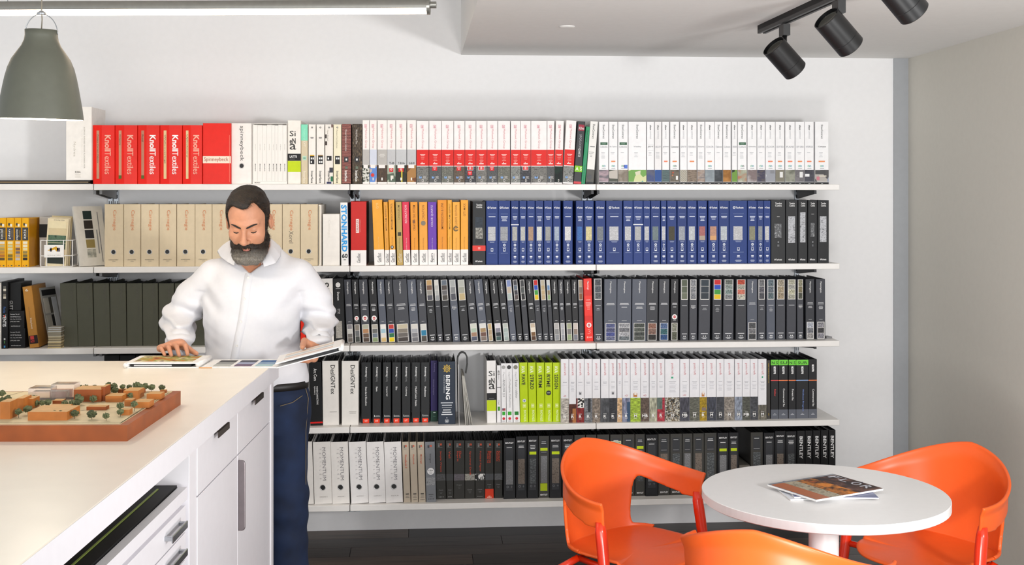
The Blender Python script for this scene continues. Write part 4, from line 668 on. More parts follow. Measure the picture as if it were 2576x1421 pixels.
def bent(i, W, style):
    # style: b black cover, g grey cover, v thin black with vertical name
    if style == 'v': return [V('BENTLEY', .5*W, 14, 70, 8, 'efefef', .9), V(['ELEMENTAL', 'BROKEN DESIGN', 'CLASSIC', 'GROUND RULES', 'BATISTE'][i % 5], .45*W, 96, 128, 2.8, 'a9a9a9', 0)], '1f2022', dict(desc='thin black binder with vertical white name')
    ph = [TX(('8b8c8e', '77787a', '9fa0a2'), 200, 'noise', (1, 1, 1), 1), TX(('55555e', '8f8f98', '3f3f48'), 40, 'noise', (1, 1, 1), 2), TX(('6a6e70', '33373a', '9aa0a2'), 80, 'noise', (1, 1, 6), 3), TX(('5a524a', '8a8074', '3a342e'), 140, seed=4), TX(('9a9b9e', '5b5c60', 'c1c2c4'), 120, seed=5), TX(('6a5f56', '857a70', '4c443e'), 130, seed=6), TX(('76787c', '4a4c50'), 50, 'noise', (6, 1, 1), 7), TX(('9d9fa8', '6b6d75', 'b9bbc4'), 40, 'noise', (1, 1, 3), 8)][(i*5+i//3) % 8]
    e = []
    if style == 'b':
        e += [Hh('BENTLEY', .14*W, .84*W, 12, 4.2, 'efefef', .8), PN(.18*W, .8*W, 19, 134, '3d3f43', 'title_panel'), L(.48*W, 23, [W*.45, W*.5, W*.4][:1+i % 3], 3.6, 'dcdcdc', 1.5)]
        if i in (2, 4, 18, 19): e += [PN(.18*W, .82*W, 39, 46, 'c9dc20', 'lime_sticker')]
        e += [PN(.2*W, .8*W, 56, 118, ph, 'photo_panel'), O(.34*W, 124, 2, 2.8, '8a8c90'), R(.6*W, .76*W, 123.6, 124.2, '8a8c90'), R(.67*W, .69*W, 121, 127, '8a8c90')]
        return e, '232427', dict(desc='black carpet binder with grey title panel')
    e += [PN(.2*W, .8*W, 10, 45, '3f4145', 'title_panel'), L(.48*W, 14, [W*.4, W*.45][:1+i % 2], 4, 'd9d9d9', 1.5), L(.48*W, 40, [W*.5], 3, '9a9a9c', 1), PN(.2*W, .8*W, 50, 118, ph, 'photo_panel'), Hh('BENTLEY', .16*W, .84*W, 147, 4.2, 'efefef', .8)]
    if i in (3, 11): e += [PN(.16*W, .84*W, 30, 37, 'c9dc20', 'lime_sticker')]
    if i == 3: e += [PN(.16*W, .82*W, 119, 138, 'b9cc20', 'lime_panel')]
    if i == 9: e += [PN(.08*W, .92*W, 16, 32, 'e9e6c0', 'sticky_note'), Hh('Mixed Group', .12*W, .86*W, 19, 3.6, '4a4a3c', .3)]
    return e, '4a4945', dict(desc='dark grey carpet binder with brown sample')
BT = [('1267-1297', 'b', 1102.5), ('1298-1325.8', 'b', 1098), ('1327-1354.3', 'b', 1096.5), ('1355-1382', 'g', 1096.5), ('1382.7-1413', 'b', 1096), ('1414-1443.5', 'b', 1095), ('1444.7-1472.5', 'g', 1094), ('1473.8-1500.8', 'g', 1093.5), ('1502-1533.4', 'g', 1093), ('1535-1565', 'g', 1093), ('1565.7-1597', 'g', 1092.5), ('1598-1623', 'g', 1092), ('1624-1655.6', 'b', 1093), ('1656-1685.4', 'g', 1091.5), ('1686-1716', 'g', 1091), ('1716.8-1742.8', 'g', 1090.5), ('1743.6-1771.4', 'g', 1090), ('1772-1803.5', 'g', 1089), ('1804.8-1833.5', 'b', 1089), ('1834-1858.5', 'b', 1088), ('1888.6-1919.5', 'g', 1087.5), ('1921.6-1949', 'b', 1088.5), ('1949.6-1976.6', 'b', 1084.5), ('1977-2004', 'b', 1085), ('2005-2025.6', 'v', 1083.5), ('2026-2044.8', 'v', 1083), ('2045.4-2064.4', 'v', 1082.5), ('2065-2084.2', 'v', 1082), ('2084.8-2102.4', 'v', 1081.5)]
for st, wh in (('b', 'on bottom shelf'), ('g', 'on bottom shelf'), ('v', 'at right end of bottom shelf')):
    ids = [i for i, q in enumerate(BT) if q[1] == st]
    def f(q, W, ids=ids, st=st):
        e, c, d = bent(ids[q] if st != 'v' else q, W, st); d['ytop'] = BT[ids[q]][2]; return e, c, d
    run(4, ' '.join(BT[i][0] for i in ids), f, 'carpet_binder', '', 'binder', 'dark carpet binders on the bottom shelf', wh, sb=.07 if st != 'b' else .06, pages=('1f2022', '2c2d30', '3a3b3e'))
run(4, '1859.5-1887', lambda i, W: ([], '77736b', {}), 'sample_box', 'low grey sample box in the gap', 'box', None, 'on bottom shelf behind the table', ytop=1170, kind='box', sb=.07)
# tops of two black binders showing over the worktop, fourth shelf behind the island
run(3, '262-300 301-341 342-384 385-425', lambda i, W: ([], '232425', {}), 'fabric_binder', 'black binder standing behind the white island', 'binder', 'black binders behind the island', 'on fourth shelf', ytop=894, sb=.06)
# ------------------------------------------------------------------ island, table, chairs, lamps, loose things
def CW(xc, zd, z=0):
    """camera-frame position (right, forward) -> world"""
    return Vector((zd*_s+xc*_c, zd*_c-xc*_s, z))
WHM = mat('eceaee', .35, var=.012, key='cabinet_white')
IT = 1.11
pa, pb = PZ(700, 907, IT), PZ(150, 1342, IT)
ax = (pb-pa); ax.z = 0; ax.normalize()
iang = math.atan2(ax.x, -ax.y)               # rotation of the island about z
IM = Matrix.Translation((pa.x, pa.y, 0)) @ Matrix.Rotation(iang, 4, 'Z')
irot = (0, 0, iang)
def il(x, y, z=0): return IM @ Vector((x, y, z))
def ID(u):
    """distance along the island's right face (0 at the far corner) of image column u"""
    d = ray(u, HY); o = il(0, 0); e = ax
    # ray t*d hits o + s*e in plan
    den = d.x*e.y-d.y*e.x; t = (o.x*e.y-o.y*e.x)/den
    return ((d.x*t-o.x)*e.x+(d.y*t-o.y)*e.y)
o = MB().box((-1.95, -3.1, IT-.065), (0, 0, IT)).build('worktop', mat('f8f0e2', .3, var=.02, scale=8, key='worktop_laminate'), None, (pa.x, pa.y, 0), irot); bevel(o, .003)
tag(o, 'long cream laminate worktop of the white island', 'worktop')
for nm_, a_, b_ in (('edge_band', (0, -3.1, IT-.065), (.0015, 0, IT-.0012)), ('edge_band', (-1.95, 0, IT-.065), (0, .0015, IT-.0012))): MB().box(a_, b_).build(nm_, WHM, o)
ub = IT-.065
d0, d1, d2, d3, d4 = ID(693), ID(612.8), ID(514), ID(496), 3.05
def panel(nm, a, b, lab, cat, par=None):
    o = MB().box(a, b).build(nm, WHM, par, None if par else (pa.x, pa.y, 0), None if par else irot); bevel(o, .0015); 
    if lab: tag(o, lab, cat)
    return o
panel('end_panel', (-1.93, -d0, 0), (-.016, -.012, ub), 'white end panel closing the far end of the island', 'panel')
BRZ = mat('4a403c', .35, .6, key='pull_bronze')
for q, (ya, yb, wh) in enumerate(((d0, d1, 'nearer the man'), (d1, d2, 'nearer the camera'))):
    t = thing('base_cabinet', 'white island cabinet with drawer over door, %s' % wh, 'cabinet', (pa.x, pa.y, 0), irot, 'island cabinets')
    ya += .001; yb -= .001
    MB().box((-.62, -yb, .1), (-.042, -ya, ub-.001)).build('carcass', WHM, t)
    MB().box((-.58, -yb, 0), (-.08, -ya, .1)).build('plinth', mat('3a3a3c', .6), t)
    dr = MB().box((-.04, -yb+.0015, .889), (-.02, -ya-.0015, ub-.012)).build('drawer', WHM, t); bevel(dr, .0015)
    ym = -(ya+yb)/2
    pl = MB().box((-.0205, ym-.075, ub-.0125), (-.003, ym+.075, ub-.0095)).box((-.006, ym-.075, ub-.03), (-.003, ym+.075, ub-.0095)).build('tab_pull', BRZ, dr); bevel(pl, .001)
    dd = MB().box((-.04, -yb+.0015, .105), (-.02, -ya-.0015, .885)).build('door', WHM, t); bevel(dd, .0015)
    if q == 0:
        y0 = -yb+.004; hh2, wd2, rr2 = .235, .024, .012
        pf = [(0, 0), (wd2-rr2, 0)]+[(wd2-rr2+rr2*math.sin(t), rr2-rr2*math.cos(t)) for t in (.4, .8, 1.2, 1.57)]+[(wd2-rr2+rr2*math.cos(t), hh2-rr2+rr2*math.sin(t)) for t in (0, .4, .8, 1.2, 1.57)]+[(0, hh2)]
        pl = MB(); pl.prism(pf, 0, .007, M=Matrix(((1, 0, 0, -.02), (0, 0, -1, y0+.007), (0, 1, 0, .635), (0, 0, 0, 1))))
        bevel(pl.build('edge_pull', mat('8d8587', .32, .75, key='pull_steel'), dd), .0025)
panel('bay_divider', (-.9, -d3, 0), (-.022, -d2, ub), 'white divider panel between cabinets and flat file bay', 'panel')
panel('island_back_panel', (-.93, -d4, 0), (-.905, -d3, ub), 'white back panel of the open flat file bay', 'panel')
# flat file under the worktop
ff = thing('flat_file', 'white metal flat file with chrome handles under the worktop', 'flat file', (pa.x, pa.y, 0), irot)
fz = .945; fy0, fy1 = d3+.012, 2.62
MB().box((-.86, -fy1, .06), (-.045, -fy0, fz-.012)).build('body', WHM, ff)
MB().box((-.05, -fy1, fz-.04), (-.025, -fy0, fz-.006)).build('top_rim', WHM, ff)
MB().box((-.84, -fy1, fz-.012), (-.052, -fy0-.005, fz)).build('black_top', mat('161718', .55, var=.1, spec=.2, key='black_top'), ff)
MB().box((-.095, -fy1, fz), (-.090, -fy0-.05, fz+.002)).build('green_edge', mat('8a9a4a', .5), ff)
nd = 9
for k in range(nd):
    za, zb = fz-.05-.0755*(k+1), fz-.05-.0755*k-.004
    dr = MB().box((-.046, -fy1+.004, za), (-.026, -fy0-.01, zb)).build('drawer', WHM, ff); bevel(dr, .0015)
    for yc in (-fy0-.15, -fy0-.80):
        h = MB(); zc = (za+zb)/2+.004
        h.box((-.026, yc-.075, zc-.006), (-.004, yc-.065, zc+.006)).box((-.026, yc+.065, zc-.006), (-.004, yc+.075, zc+.006)).box((-.008, yc-.075, zc-.012), (-.003, yc+.075, zc+.008))
        bevel(h.build('handle', mat('b9bcc0', .2, .9, key='chrome'), dr), .002)
# ---------------- round table
TZ = .745
tc = CW((2072-CX)/FPX*4.04, 4.04)
tb = thing('round_table', 'small round white table on one post between orange chairs', 'table', tc)
TWM = mat('efeeee', .32, var=.01, key='table_white')
R_ = .408
MB().lathe([(0.0001, TZ-.032), (R_-.004, TZ-.032), (R_, TZ-.029), (R_, TZ-.002), (R_-.002, TZ), (.0001, TZ)], 96).build('table_top', TWM, tb, smooth=False)
MB().lathe([(.05, .02), (.05, TZ-.032)], 32).build('post', TWM, tb, smooth=True)
MB().lathe([(.0001, 0), (.25, 0), (.25, .008), (.06, .022), (.0001, .022)], 48).build('foot_plate', TWM, tb)
MB().lathe([(.0001, TZ-.05), (.12, TZ-.046), (.12, TZ-.033), (.0001, TZ-.033)], 32).build('mounting_plate', mat('2a2b2e', .5), tb)
# magazines
def mag(name, label, c, ang, w, d, z, th, covers, title=None):
    t = thing(name, label, 'magazine', (c.x, c.y, z), (0, 0, ang), 'magazines on the round table')
    MB().box((-w/2, -d/2, 0), (w/2, d/2, th)).build('pages', mat('f4f3f2', .5), t)
    MB().box((-w/2, -d/2, th), (w/2, d/2, th+.0006)).build('cover', covers[0], t)
    for x0, x1, y0, y1, m in covers[1]: MB().box((x0*w, y0*d, th+.0006), (x1*w, y1*d, th+.0009)).build('cover_picture', m, t)
    if title:
        m = MB(); n = len(title)
        for i, ch in enumerate(title):
            v, f = text_geo(ch, .3); cy = d*(.32-.64*i/(n-1))
            m.add([(w*.40+b*.038, cy-a*.036, th+.0011) for a, b in v], f)
        m.build('lettering', mat('c9ccd6', .4), t)['kind'] = 'stuff'
    return t
mc = PZ(2075, 1221, TZ+.02); md = PZ(2093, 1186, TZ)-PZ(1925, 1212, TZ); ma = math.atan2(md.y, md.x)
mag('magazine', 'dog-eared white magazine at the bottom of the pile', mc+Vector((-.02, -.005, 0)), ma-.42, .27, .21, TZ+.0005, .004, (mat('dfe2ea', .3), []))
mag('magazine', 'blue-cornered magazine in the middle of the pile', mc+Vector((.012, -.01, 0)), ma-.55, .275, .21, TZ+.0055, .004, (mat('5a6490', .3), []))
mag('magazine', 'top magazine with orange and dark room photo cover', mc, ma, .30, .235, TZ+.011, .006, (mat('8a8f98', .25), [
    (-.49, -.30, -.5, .44, mat('b4683a', .3)), (-.30, -.12, -.5, .44, texmat(('8f8876', 'b4ab98', '6f6a5c'), 60)), (-.12, -.02, -.5, .44, texmat(('3a352e', 'c07a34', '4a4238'), 26, 'noise', (1, 3, 1))), (-.02, .14, -.5, .44, texmat(('c8782c', 'd98c3a', '3a2a22', 'b9642a'), 18, 'noise', (1, 1, 1), seed=3)), (.14, .5, -.5, .44, texmat(('2f2325', '3c2d2e', '5a3f38', '8a6a60'), 22, seed=5))]), 'FLOR')
# ---------------- orange chairs
ORM = mat('ee6a2c', .38, var=.015, key='chair_orange'); ORL = mat('e8390f', .28, var=.015, coat=.3, key='chair_leg')
def chair_shell():
    NA, NS, NW = 216, 12, 36
    A0, A1 = -math.pi, math.pi
    AT = 1.72
    def ss(x): x = max(0, min(1, x)); return x*x*(3-2*x)
    def top(a):
        b = abs(a); z = .650+.135*(.6*(1-ss(b/1.5))+.4*max(0, 1-b/1.65)); 
        return Vector((.312*math.sin(a), .075-.305*math.cos(a), z))
    def seat(a):
        x = .232*math.copysign(abs(math.sin(a))**.65, math.sin(a)); c = math.cos(a)
        y = -.20*math.copysign(abs(c)**.8, c) if c > 0 else .245*abs(c)**.62
        z = .405+(.012*abs(math.sin(a))**2 if c > -.3 else 0)-(.02*ss((-c-.55)/.45))
        return Vector((x, y, z))
    def gap(a, s):
        """signed distance (metres, <0 inside) to the side opening and to the cut below the arm column"""
        b = abs(a); p = wall(a, s); zt = top(a).z-.098
        bx0, bx1, z0 = .74, 1.50, .428
        u = .31*(b-(bx0+bx1)/2); hu = .31*(bx1-bx0)/2; H0 = .11
        v = ((p.z-z0)/max(.02, zt-z0)-.5)*H0; hv = H0/2; r = .035 if v > -.02 or u < 0 else .004
        qx, qz = abs(u)-hu+r, abs(v)-hv+r
        g1 = math.hypot(max(qx, 0), max(qz, 0))+min(max(qx, qz), 0)-r
        g2 = max(.31*(1.3-b), p.z-.552)
        return min(g1, g2)
    def wall(a, s):
        p, q = seat(a), top(a); k = 1-(1-s)**1.9
        r = p.lerp(q, k); r.z = p.z+(q.z-p.z)*(s**1.12)
        n = Vector((math.sin(a), -math.cos(a), 0))
        r += n*(.012*ss((s-.86)/.14))          # rolled lip
        r -= n*(.02*math.sin(math.pi*s)*math.cos(a)**2*(1 if abs(a) < 1.5 else 0))*-.4
        return r
    AA = [A0+(A1-A0)*i/NA for i in range(NA+1)]
    m = MB(); idx = {}
    def vid(key, p):
        if key not in idx: idx[key] = len(m.v); m.v.append(tuple(p))
        return idx[key]
    faces = set()
    for i in range(NA):
        for j in range(NW):
            am = (AA[i]+AA[i+1])/2; s = (j+.5)/NW
            if abs(am) > AT or gap(am, s) < 0: continue
            faces.add((i, j))
    cnt = {}
    for (i, j) in faces:
        for k in ((i, j), (i+1, j), (i+1, j+1), (i, j+1)): cnt[k] = cnt.get(k, 0)+1
    P = {}
    for (i, j) in cnt:
        a, s = AA[i], j/NW
        if cnt[i, j] < 4 and 0 < j < NW and abs(a) < AT-.02:
            for _ in range(4):
                g = gap(a, s); e = 1e-3; ga = (gap(a+e, s)-g)/e; gs = (gap(a, s+e)-g)/e; n2 = ga*ga/.09+gs*gs/.09
                if n2 < 1e-6 or abs(g) > .02: break
                q2 = ga*ga+gs*gs; a -= g*ga/q2; s -= g*gs/q2
                s = max(0, min(1, s))
        P[i, j] = wall(a, s)
    for (i, j) in sorted(faces):
        m.f.append([vid(('s', k[0] % NA, NS) if k[1] == 0 else ('w',)+k, P[k] if k[1] else seat(AA[k[0]])) for k in ((i, j), (i+1, j), (i+1, j+1), (i, j+1))])
    for i in range(NA):
        for j in range(NS):
            ks = [(i, j), (i+1, j), (i+1, j+1), (i, j+1)]
            ring = []
            for (p, q) in ks:
                t = q/NS; e = seat(AA[p]); c = Vector((0, .03, .396)); r = c.lerp(e, t); r.z = .392+(e.z-.392)*t**3
                key = ('c',) if q == 0 else ('s', p % NA, q)
                k = vid(key, r)
                if k not in ring: ring.append(k)
            m.f.append(ring)
    m.f = [tuple(f) for f in m.f]; m.mi = [0]*len(m.f)
    return m.mesh('seat_shell', True)
CH = chair_shell()
CH.materials.append(ORM)
def chair(first, zc, facing, label):
    """zc: camera-frame (right, forward) of the seat centre; facing in the same frame"""
    p = CW(*zc); f = CW(*facing); ang = math.atan2(f.y, f.x)-math.pi/2
    t = thing('armchair', label, 'chair', (p.x, p.y, 0), (0, 0, ang), 'orange plastic armchairs')
    if first is None:
        sh = obj('seat_shell', CH, None, t)
        so = sh.modifiers.new('thick', 'SOLIDIFY'); so.thickness = .013; so.offset = 0
        su = sh.modifiers.new('smooth', 'SUBSURF'); su.levels = 1; su.render_levels = 1
        for s in (-1, 1):
            MB().tube([(s*.300, .094, .575), (s*.300, .098, .54), (s*.301, .105, .50), (s*.305, .12, .40), (s*.312, .15, .2), (s*.322, .18, 0)], [.016, .021, .0215, .021, .0175, .0125], 16).build('front_leg', ORL, t, smooth=True)
            MB().tube([(s*.19, -.10, .382), (s*.235, -.17, .33), (s*.27, -.25, .0)], [.013, .0165, .012], 14).build('rear_leg', ORL, t, smooth=True)
        fr = MB().tube([(-.305, .12, .372), (-.2, .10, .372), (.2, .10, .372), (.305, .12, .372)], .012, 10)
        fr.tube([(-.2, .10, .372), (-.19, -.10, .378), (.19, -.10, .378), (.2, .10, .372)], .011, 10)
        fr.build('under_frame', ORL, t, smooth=True)
    else:
        for c in first.children:
            q = c.copy(); COL.objects.link(q); q.parent = t
    return t
c1_ = chair(None, (.455, 4.56), (.72, -.69), 'orange plastic armchair left of the table, seen from the front')
chair(c1_, (1.585, 4.52), (-.85, -.53), 'orange plastic armchair right of the table beside the grey wall')
chair(c1_, (.82, 3.66), (.5, .866), 'orange plastic armchair in the foreground, seen from behind')
# ---------------- pendant lamp
pz = 4.0; k = pz/FPX
pc = PD(102, 300, pz)
pt = thing('pendant_lamp', 'olive grey bell-shaped pendant lamp hanging over the island', 'lamp', pc, (math.radians(1.6), math.radians(1.2), YAW*-1))
prof = [(103, 0), (102, 8), (99, 30), (94.5, 55), (90, 80), (85, 105), (79, 128), (70, 150), (58, 168), (47, 184), (41, 198), (39, 210), (39.5, 224)]
pm = [(r*k, z*k) for r, z in prof]
OLV = mat('6e7065', .45, var=.03, bump=.1, bscale=900, key='lamp_olive')
MB().lathe(pm+[(.001, 224*k)], 64).build('shade', OLV, pt, smooth=True)
MB().lathe([(r-.0025, z) for r, z in pm[:-2]]+[(.001, 205*k)], 64).build('shade_inside', mat('f7f5f0', .4, key='lamp_inner'), pt, smooth=True)
hb = [(math.cos(a)*41*k, 0, (212+max(0, math.sin(a))*52)*k) for a in [math.pi*i/24 for i in range(25)]]
MB().tube(hb, .0016, 8).build('wire_bail', mat('b9bcc0', .25, .8), pt, smooth=True)
MB().lathe([(.0001, 262*k), (12*k, 262*k), (12*k, 266*k), (4*k, 272*k), (.0001, 272*k)], 24).build('bail_cap', mat('b9bcc0', .3, .7), pt)
MB().tube([(0, 0, 224*k), (.002, 0, 250*k), (0, 0, 272*k), (0, 0, 3.0-pc.z)], .0022, 8).build('cord', mat('9a9284', .5), pt, smooth=True)
MB().lathe([(.0001, 45*k), (.028, 55*k), (.036, 75*k), (.028, 100*k), (.014, 120*k), (.014, 200*k)], 24).build('bulb', emis('fff0d8', 20, 'bulb_glow'), pt, smooth=True)
pl_ = bpy.data.lights.new('pendant_light', 'POINT'); pl_.energy = 9; pl_.color = (1, .9, .76); pl_.shadow_soft_size = .04
plo = bpy.data.objects.new('pendant_light', pl_); COL.objects.link(plo); plo.parent = pt; plo.location = (0, 0, .02)
# ---------------- linear ceiling lamp
A_, B_ = PD(-330, 21, 4.66), PD(1082, 15, 4.6)
dv = B_-A_; Ln = dv.length
lt = thing('linear_lamp', 'long grey linear lamp glowing along its underside, near ceiling', 'lamp', A_, dv.to_track_quat('X', 'Z').to_euler())
GRM = mat('a5a49f', .3, .7, key='lamp_alu')
hh = 19/652
n = 20
pf = [(math.cos(math.pi*i/n)*.030, -.002+math.sin(math.pi*i/n)*.027) for i in range(n+1)]
MX = Matrix(((0, 0, 1, 0), (1, 0, 0, 0), (0, 1, 0, 0), (0, 0, 0, 1)))
MB().prism(pf+[(-.030, -.012), (.030, -.012)], 0, Ln, M=MX).build('housing', GRM, lt)
pf2 = [(.027*math.cos(a), -.012-.019*abs(math.sin(a))) for a in [math.pi*i/12 for i in range(13)]]
MB().prism(pf2[::-1], .004, Ln-.012, M=MX).build('diffuser', emis('ffe6c8', 15, 'linear_glow'), lt)
ec = MB(); ec.prism([(math.cos(2*math.pi*i/24)*.033, -.003+math.sin(2*math.pi*i/24)*.031) for i in range(24)], Ln-.012, Ln, M=MX)
ec.prism([(math.cos(2*math.pi*i/24)*.013, .004+math.sin(2*math.pi*i/24)*.013) for i in range(24)], Ln, Ln+.024, M=MX); ec.build('end_cap', GRM, lt)
for q in (.25, .9): MB().tube([(Ln*q, 0, .024), (Ln*q, 0, 3.0-A_.z)], .0012, 6).build('suspension_wire', mat('8a8a8a', .4, .6), lt)
# ---------------- track spots
T0, T1 = PZ(1916, 82, 2.44), PZ(2100, 0, 2.44); td = (T1-T0).normalized()
TL = 1.9
BK = mat('1b1c1e', .42, var=.05, key='track_black'); 
tr = thing('lighting_track', 'black ceiling lighting track running towards the camera', 'lighting track', (T0.x, T0.y, 2.435), (0, 0, math.atan2(td.y, td.x)))
MB().box((0, -.018, 0), (TL, -.006, SOFF-2.435)).box((0, .006, 0), (TL, .018, SOFF-2.435)).box((0, -.018, .014), (TL, .018, SOFF-2.435)).build('rail', BK, tr)
MB().box((.001, -.006, .006), (TL, .006, .0139)).build('conductor_strip', mat('c9c9c9', .4, .5), tr)
fd = ray(1941, 117)-ray(2004, 178); fd = Vector((fd.x, fd.y, fd.z)).normalized()
fdir = (fd*.95-Vector((_s, _c, 0))*.30).normalized()
for i, (u, v, zd) in enumerate(((1972, 147, 4.8), (2099.5, 82, 4.19), (2262, -8, 3.66))):
    c = PD(u, v, zd); s_ = (c-T0).dot(td); base = T0+td*s_
    sp = thing('track_spot', 'black cylinder spotlight on the ceiling track, %s' % ('farthest of three', 'middle of three', 'nearest of three')[i], 'spotlight', (base.x, base.y, 2.43), group='black track spotlights')
    MB().box((-.014, -.03, -.045), (.014, .03, .0)).build('track_adapter', BK, sp, rot=(0, 0, math.atan2(td.y, td.x)-math.pi/2))
    rel = c-Vector((base.x, base.y, 2.43))
    MB().tube([(0, 0, -.044), (0, 0, rel.z+.03)], .0095, 14).build('stem', BK, sp, smooth=True)
    q = fdir.to_track_quat('Z', 'Y').to_matrix().to_4x4(); q.translation = Vector((0, 0, rel.z))+fdir*.0
    hl = .073; rr = .05
    can = MB().lathe([(.0001, -hl), (rr-.003, -hl), (rr, -hl+.003), (rr, -hl*.45), (rr-.0008, -hl*.45+.001), (rr, -hl*.45+.002), (rr, hl), (rr-.003, hl), (rr-.004, hl-.02), (.0001, hl-.022)], 48, M=q).build('spot_can', BK, sp, smooth=True)
    m = can.modifiers.new('edge', 'EDGE_SPLIT'); m.split_angle = .6
    MB().lathe([(.0001, hl-.016), (rr-.008, hl-.016), (rr-.006, hl-.012)], 32, M=q).build('spot_lens', mat('4a4a44', .15, .3), sp, smooth=True)
sd = PZ(1427, 66, SOFF)
o = MB().lathe([(.0001, -.007), (.026, -.007), (.032, -.004), (.034, 0), (.0001, 0)], 32).build('smoke_detector', CEILM, None, (sd.x, sd.y, SOFF)); tag(o, 'small round white smoke detector on the ceiling', 'smoke detector')
# ---------------- loose things on the left shelves
X, Yq = XA(166, YF+.0), YF
t = thing('sample_slab', 'flat dark wood sample slabs lying at left of top shelf', 'wood sample', (XA(-60, YF+.02), YF+.02, SZ[0]))
for q, (c, w0) in enumerate((('2c2a2c', 0), ('8a7656', .012), ('3a3638', .004))): MB().box((w0, .004*q, q*.0062), (XA(230, YF+.02)-XA(-60, YF+.02)-.004-w0, .27, q*.0062+.0058)).build('slab', mat(c, .5), t)
run(0, '166-231', lambda i, W: ([V('Nydree', .33*W, 74, 105, 8, 'c9c4ba', -.4), V('ACRYLIC INFUSED WOOD FLOORING FOR', .72*W, 42, 130, 3.2, 'a9a49a', -.2), V('the most demanding commercial interiors', .63*W, 48, 126, 2.4, 'cfcac0', -.3), Hh('KIBA', .36*W, .58*W, 138, 4.4, '77736c', 0), L(.47*W, 143, [14, 13, 15], 2.6, 'cfcac2', .8)], 'f4f1ec', {}), 'sample_box', 'tall white sample box partly behind the pendant lamp', 'box', None, 'on top shelf', ytop=269, kind='box', sb=-.005, depth=.25, zoff=.019)
run(1, '99-134', lambda i, W: ([PN(0, W, 24, 66, '1f2023', 'black_band'), L(.3*W, 78, [9, 7], 4, 'c0bdb8')], 'c9c7c3', {}), 'sample_box', 'grey sample box with black band behind wire rack', 'box', None, 'on second shelf', ytop=545, kind='box', sb=.15, depth=.2)
# wire rack with tile boards
rk = thing('wire_rack', 'small white wire display rack with a tile sample card', 'rack', (XA(102.5, YF+.02), YF+.02, SZ[1]))
sc = 1/500; WRW = mat('f3f1ee', .4, key='rack_white'); wr = MB(); w, h, d = 74*sc, 64*sc, .085; rr = .0022
for y in (0, d):
    for z in (.003, h*.42, h): wr.tube([(0, y, z), (w, y, z)], rr, 6)
    for x in (0, w*.19, w*.72, w): wr.tube([(x, y, .003), (x, y, h)], rr, 6)
for x in (0, w):
    for z in (.003, h*.42, h): wr.tube([(x, 0, z), (x, d, z)], rr, 6)
wr.build('wire_frame', WRW, rk)
cd = MB().box((w*.12, -.006, h*.36), (w*.73, -.004, h*.83)).build('card', mat('f4f2ee', .5), rk)
m = MB(); zz = h*.64
for pts, mi_ in (([(.22, -.02), (.36, .06), (.50, .14), (.58, .02), (.50, -.06), (.46, .02), (.36, -.02)], 0), ([(.30, .08), (.36, .08), (.36, -.06), (.30, -.06)], 1), ([(.52, .08), (.62, .08), (.62, -.06), (.52, -.06)], 1)):
    m.add([(w*a, -.0064, zz+b*h) for a, b in pts], [tuple(range(len(pts)))[::-1]], mi_)
v, f = text_geo('trinity tile', 0); m.add([(w*.43+a*w*.42, -.0064, h*.44+b*.006) for a, b in v], f, 2)
m.build('emblem', [mat('d8a820'), mat('5b5060'), mat('8a8680')], cd)['kind'] = 'stuff'
for q, (c, zz0) in enumerate((('e6d9b8', 0), ('d8cbae', 1), ('c8b890', 2))):
    tl = thing('tile_board', 'cream tile sample board standing in the wire rack, %s' % ('front', 'middle', 'rear')[q], 'sample board', (XA(113+q*2, YF+.03), YF+.028+q*.018, SZ[1]+.004), (math.radians(-4), math.radians(2.5), 0), 'tile boards in the wire rack')
    bw, bh = .098, .23+.006*q
    MB().box((0, 0, 0), (bw, .005, bh)).build('board', mat(c, .6), tl)
    if q == 0:
        for r_, (c2, z0, z1) in enumerate((('e8dcb8', .80, .94), ('d6c7a2', .66, .79), (TX(('3f5f4a', '5f7a62', '2f4a3a'), 60), .50, .65), ('55695a', .36, .49), ('2f3630', .06, .20))): MB().box((.008, -.003, bh*z0), (bw-.008, 0, bh*z1)).build('tile', M_(c2), tl)
        MB().box((bw-.03, -.004, bh*.26), (bw-.012, -.0005, bh*.35)).build('tile', mat('c8683a'), tl)
        m = MB(); v, f = text_geo('trinity tile', 0); m.add([(bw*.55+a*.05, -.0008, bh*.968+b*.007) for a, b in v], f); m.build('lettering', mat('77726a'), tl)['kind'] = 'stuff'
# leaning sample folder, second shelf
def leaner(name, label, k, u0, u1, y0, lean, yaw, thick, w, h, face, parts, group=None):
    t = thing(name, label, 'sample board', (XA(u0, YF+.02), YF+y0, SZ[k]), (0, -lean, yaw), group)
    MB().box((0, 0, 0), (thick, w, h)).build('board', face, t)
    for (ya, yb, za, zb, c) in parts: MB().box((thick, ya*w, za*h), (thick+.0012, yb*w, zb*h)).build('swatch', M_(c), t)
    return t
leaner('sample_folder', 'pale grey sample folder leaning left with five swatches', 1, 199, 200, .02, math.radians(13), math.radians(-44), .012, .152, .295, mat('dedbd3', .5), [(.30, .60, .78, .92, '2a3a38'), (.30, .60, .62, .76, '3a3430'), (.30, .60, .46, .60, '35363a'), (.30, .60, .30, .44, '9a8a58'), (.30, .60, .14, .28, TX(('c9c8bc', '8a8c84'), 60, seed=2)), (.80, .82, .06, .90, '77777a'), (.70, .74, .2, .6, '9a9a9a')])
o = MB().box((0, 0, 0), (.006, .10, .285)).build('sample_folder', mat('bdb8ac', .6), None, (XA(196, YF+.03), YF+.125, SZ[1]), (0, math.radians(-13), math.radians(-44))); tag(o, 'thin taupe folder behind the five-swatch sample folder', 'sample board')
